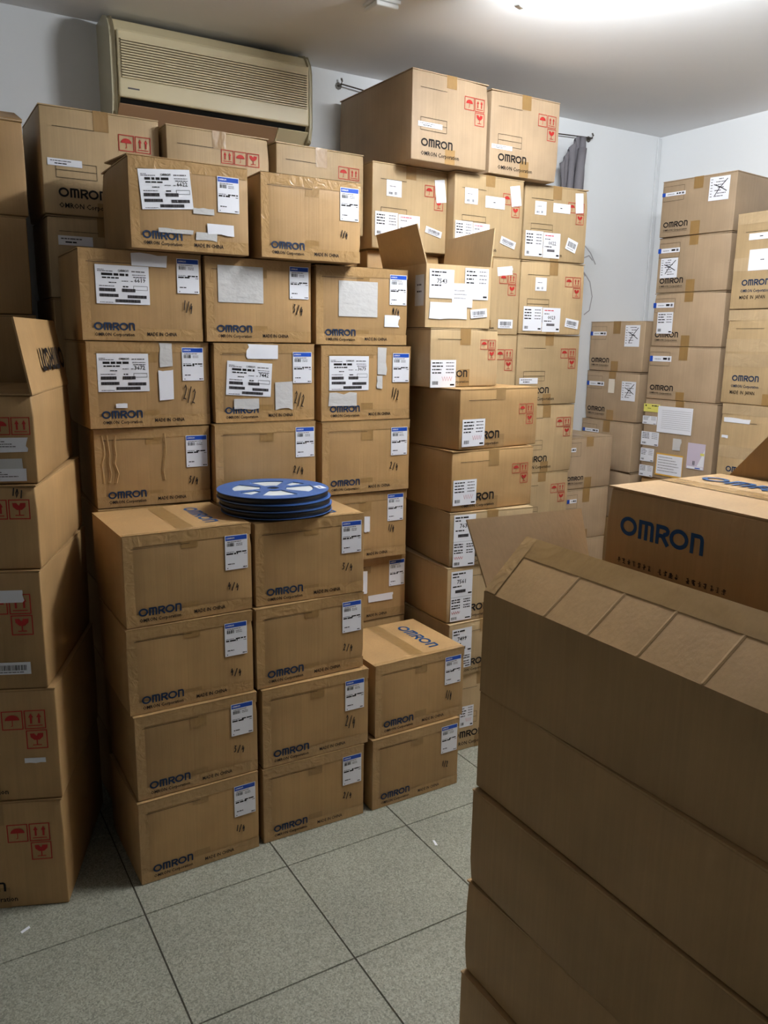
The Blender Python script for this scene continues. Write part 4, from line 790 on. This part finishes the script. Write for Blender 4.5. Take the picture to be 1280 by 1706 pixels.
# foreground stack with open top
GJ = 'wide foreground stack with dark side'
for k, l in ((5, 'lowest box of the wide dark foreground stack'), (4, 'fourth box down in the wide dark foreground stack'), (3, 'third box down in the wide dark foreground stack'), (2, 'box directly under the open box of the dark foreground stack')):
    c = Carton('J%d' % k, l, GJ, 'D', seam='x')
c = Carton('J1', 'open box topping the dark foreground stack, taped long flap tilted up', GJ, 'D', hollow=True); W, H, D = c.W, c.H, c.D
lf = c.flap([(-W/2, -D/2, H), (W/2, -D/2, H), (W/2, -D/2+.112, H+.107), (-W/2, -D/2+.112, H+.107)], 'long_flap', -.005)
n_ = Vector((0, -.107, .112)).normalized()
def lface(u, v, o): t = v/.155; return (u, -D/2+.112*t+n_.y*(.0004+o), H+.107*t+n_.z*(.0004+o))
mb = MB().m('tape'); wrinkled_strip(mb, lface, -W/2+.001, W/2-.001, .105, .154, .0008, c.r, 26, .0007); mb.build('packing_tape', lf)
mb = MB().m('clear_tape'); sw = lambda u, v, o: lface(v, u, o); wrinkled_strip(mb, sw, .002, .153, -W/2+.001, -W/2+.035, .0014, c.r, 6); mb.build('clear_tape', lf)
for ux in (-.19, -.075, .04, .17):
    mb = MB().m(c.color); vs = [lface(ux-.004, .002, .0), lface(ux+.004, .002, .0), lface(ux+.004+.02, .15, .0), lface(ux-.004+.02, .15, .0), lface(ux, .002, .0009), lface(ux+.02, .15, .0009)]
    mb.mesh(vs, [(0, 4, 5, 3), (4, 1, 2, 5)]); mb.build('crease', lf)
c.flap([(-W/2, -D/2+.01, H), (-W/2, D/2, H), (-W/2-.075, D/2+.03, H+.132), (-W/2-.085, -D/2+.012, H+.137)], 'end_flap', -.004, 'kraft_inner')
c.flap([(-W/2, D/2+.001, H), (W/2, D/2+.001, H), (W/2, D/2+.006, H-.15), (-W/2, D/2+.006, H-.15)], 'hanging_flap', .004)
# tall box behind it with the big wordmark
c = Carton('K1', 'closed box with big blue wordmark on dark side, behind the open foreground box', None, 'D', seam='x'); W, H, D = c.W, c.H, c.D
d = Decal(c.front, .0006); d.logo(-W/2+.042, H-.103, .222, 'logo_blue'); d.build('brand_logo', c.root)
d = Decal(c.front, .0006); rr = random.Random(2)
for q in range(20):
    if q in (7, 12): continue
    x = -W/2+.04+q*.0145
    for e in range(4): d.rect(x+rr.uniform(0, .006), H-.168+e*.003+rr.uniform(-.001, .001), x+rr.uniform(.008, .0115), H-.1665+e*.003, 'ink_black')
    d.rect(x+.005, H-.168, x+.0065, H-.156, 'ink_black')
d.build('printed_text', c.root)
d = Decal(lambda u, v, o: c.top(u, v, o), .0018); d.logo(-W/2+.03, D*.25-.03, .3, 'logo_blue'); d.build('brand_logo', c.root)
mb = MB().m('clear_tape'); wrinkled_strip(mb, c.top, -W/2+.002, W/2-.002, -.028, .028, .0012, c.r, 24); mb.build('clear_tape', c.root)
c = Carton('N1', 'open box beside the big-wordmark box, dark flap tilted up', None, 'D', hollow=True); W, H, D = c.W, c.H, c.D
c.flap([(-W/2, -D/2+.001, H), (W/2, -D/2+.001, H), (W/2, -D/2-.008, H+.16), (-W/2+.145, -D/2-.008, H+.16)], 'long_flap', -.005)
# cartons buried in the rows, there to carry the others
for k in sorted(BOX):
    if k[:3] == 'hid' or k in ('B71','B61','B51','B41','B72','B62','B52','B42','B73','B63','E71','E61','E51','E41','E31','E21','E72','E62','E52','E73','U13','F4'):
        Carton(k, 'plain box buried inside the stacked rows, all but hidden by other boxes', 'boxes buried inside the stacks', 'D', tape=False)

# ------------------------------------------------------------ blue component reels
R = .187
def reel_mesh_parts():
    def flange():
        bmv = []; fs = []; rs = [.02, .045, .075, .10, .135, .16, R]; n = 96; T = .0022
        def cut(k, i):
            a = (k+.5)*360/n; rr = (rs[i]+rs[i+1])/2
            for c in (52, 128, 232, 308):
                if abs((a-c+180) % 360-180) < 27 and .046 < rr < .136: return True
            for c in (0, 180):
                if abs((a-c+180) % 360-180) < 10 and .076 < rr < .134: return True
            return False
        mb = MB().m('reel_blue'); vs = []
        for z in (0, T):
            for r_ in rs:
                for k in range(n): vs.append((r_*math.cos(2*math.pi*k/n), r_*math.sin(2*math.pi*k/n), z))
        N = len(rs)*n; id_ = lambda z, i, k: z*N+i*n+k % n; keep = {(k, i) for i in range(len(rs)-1) for k in range(n) if not cut(k, i)}
        for k, i in keep:
            fs.append((id_(1, i, k), id_(1, i+1, k), id_(1, i+1, k+1), id_(1, i, k+1))); fs.append((id_(0, i, k), id_(0, i, k+1), id_(0, i+1, k+1), id_(0, i+1, k)))
            for (dk, di, q) in ((0, 1, ((i+1, k), (i+1, k+1))), (0, -1, ((i, k+1), (i, k))), (1, 0, ((i+1, k+1), (i, k+1))), (-1, 0, ((i, k), (i+1, k)))):
                if ((k+dk) % n, i+di) not in keep: (a, b), (c, d) = q; fs.append((id_(0, a, b), id_(0, c, d), id_(1, c, d), id_(1, a, b)))
        mb.mesh(vs, fs); return mb
    w = MB().m('carrier_tape'); w.lathe([(.14, .0023), (.1845, .0023), (.1845, .0205), (.14, .0205), (.14, .0023)], 72)
    c = MB().m('reel_core'); c.lathe([(.022, .0023), (.1395, .0023), (.1395, .0195), (.022, .0195), (.022, .0023)], 64)
    return flange(), w, c
FL, WD, CO = reel_mesh_parts(); parts = None
for k, (x, y, rz, lab) in enumerate([(1.058, 2.476, 20, 'blue reel of black carrier tape at the bottom of the reel pile'), (1.052, 2.474, 75, 'blue reel of black carrier tape in the middle of the reel pile'), (1.046, 2.478, 0, 'blue reel with white sticker on top of the reel pile')]):
    z = max(BOX['A11'][2]+BOX['A11'][5], BOX['A12'][2]+BOX['A12'][5])+.0015+k*.0235
    root = empty('component_reel', (x, y, z), RAD(rz+25)); tag(root, lab, 'reel', 'blue reels piled on the boxes')
    if parts is None: parts = [FL.build('flange', root), FL.build('flange', root), WD.build('tape_winding', root, True), CO.build('core', root)]; parts[1].location = (0, 0, .0208)
    else:
        for q in parts: c = q.copy(); COL.objects.link(c); c.parent = root
    if k == 2:
        d = Decal(lambda u, v, o: (u, v, .0231+o), .0003).at(.11, -.113, 65); d.rect(-.026, -.014, .026, .014, 'paper', 0); d.rect(-.012, -.002, .01, .006, 'ink_grey'); d.build('sticker', root)

# ------------------------------------------------------------ litter on the floor
for (x, y, a, lab) in [(.162, 2.25, 30, 'white paper scrap on the floor before the dim box stack'), (1.426, 2.008, 80, 'tiny white paper scrap on the tiles near the two-high stack')]:
    mb = MB().m('paper'); mb.slab([(-.014, -.004, .0008), (.013, -.005, .0012), (.015, .003, .003), (-.012, .005, .0014)], .0006); o = mb.build('paper_scrap'); o.location = (x, y, 0); o.rotation_euler = (0, 0, RAD(a)); tag(o, lab, 'scrap', 'paper scraps on the floor')
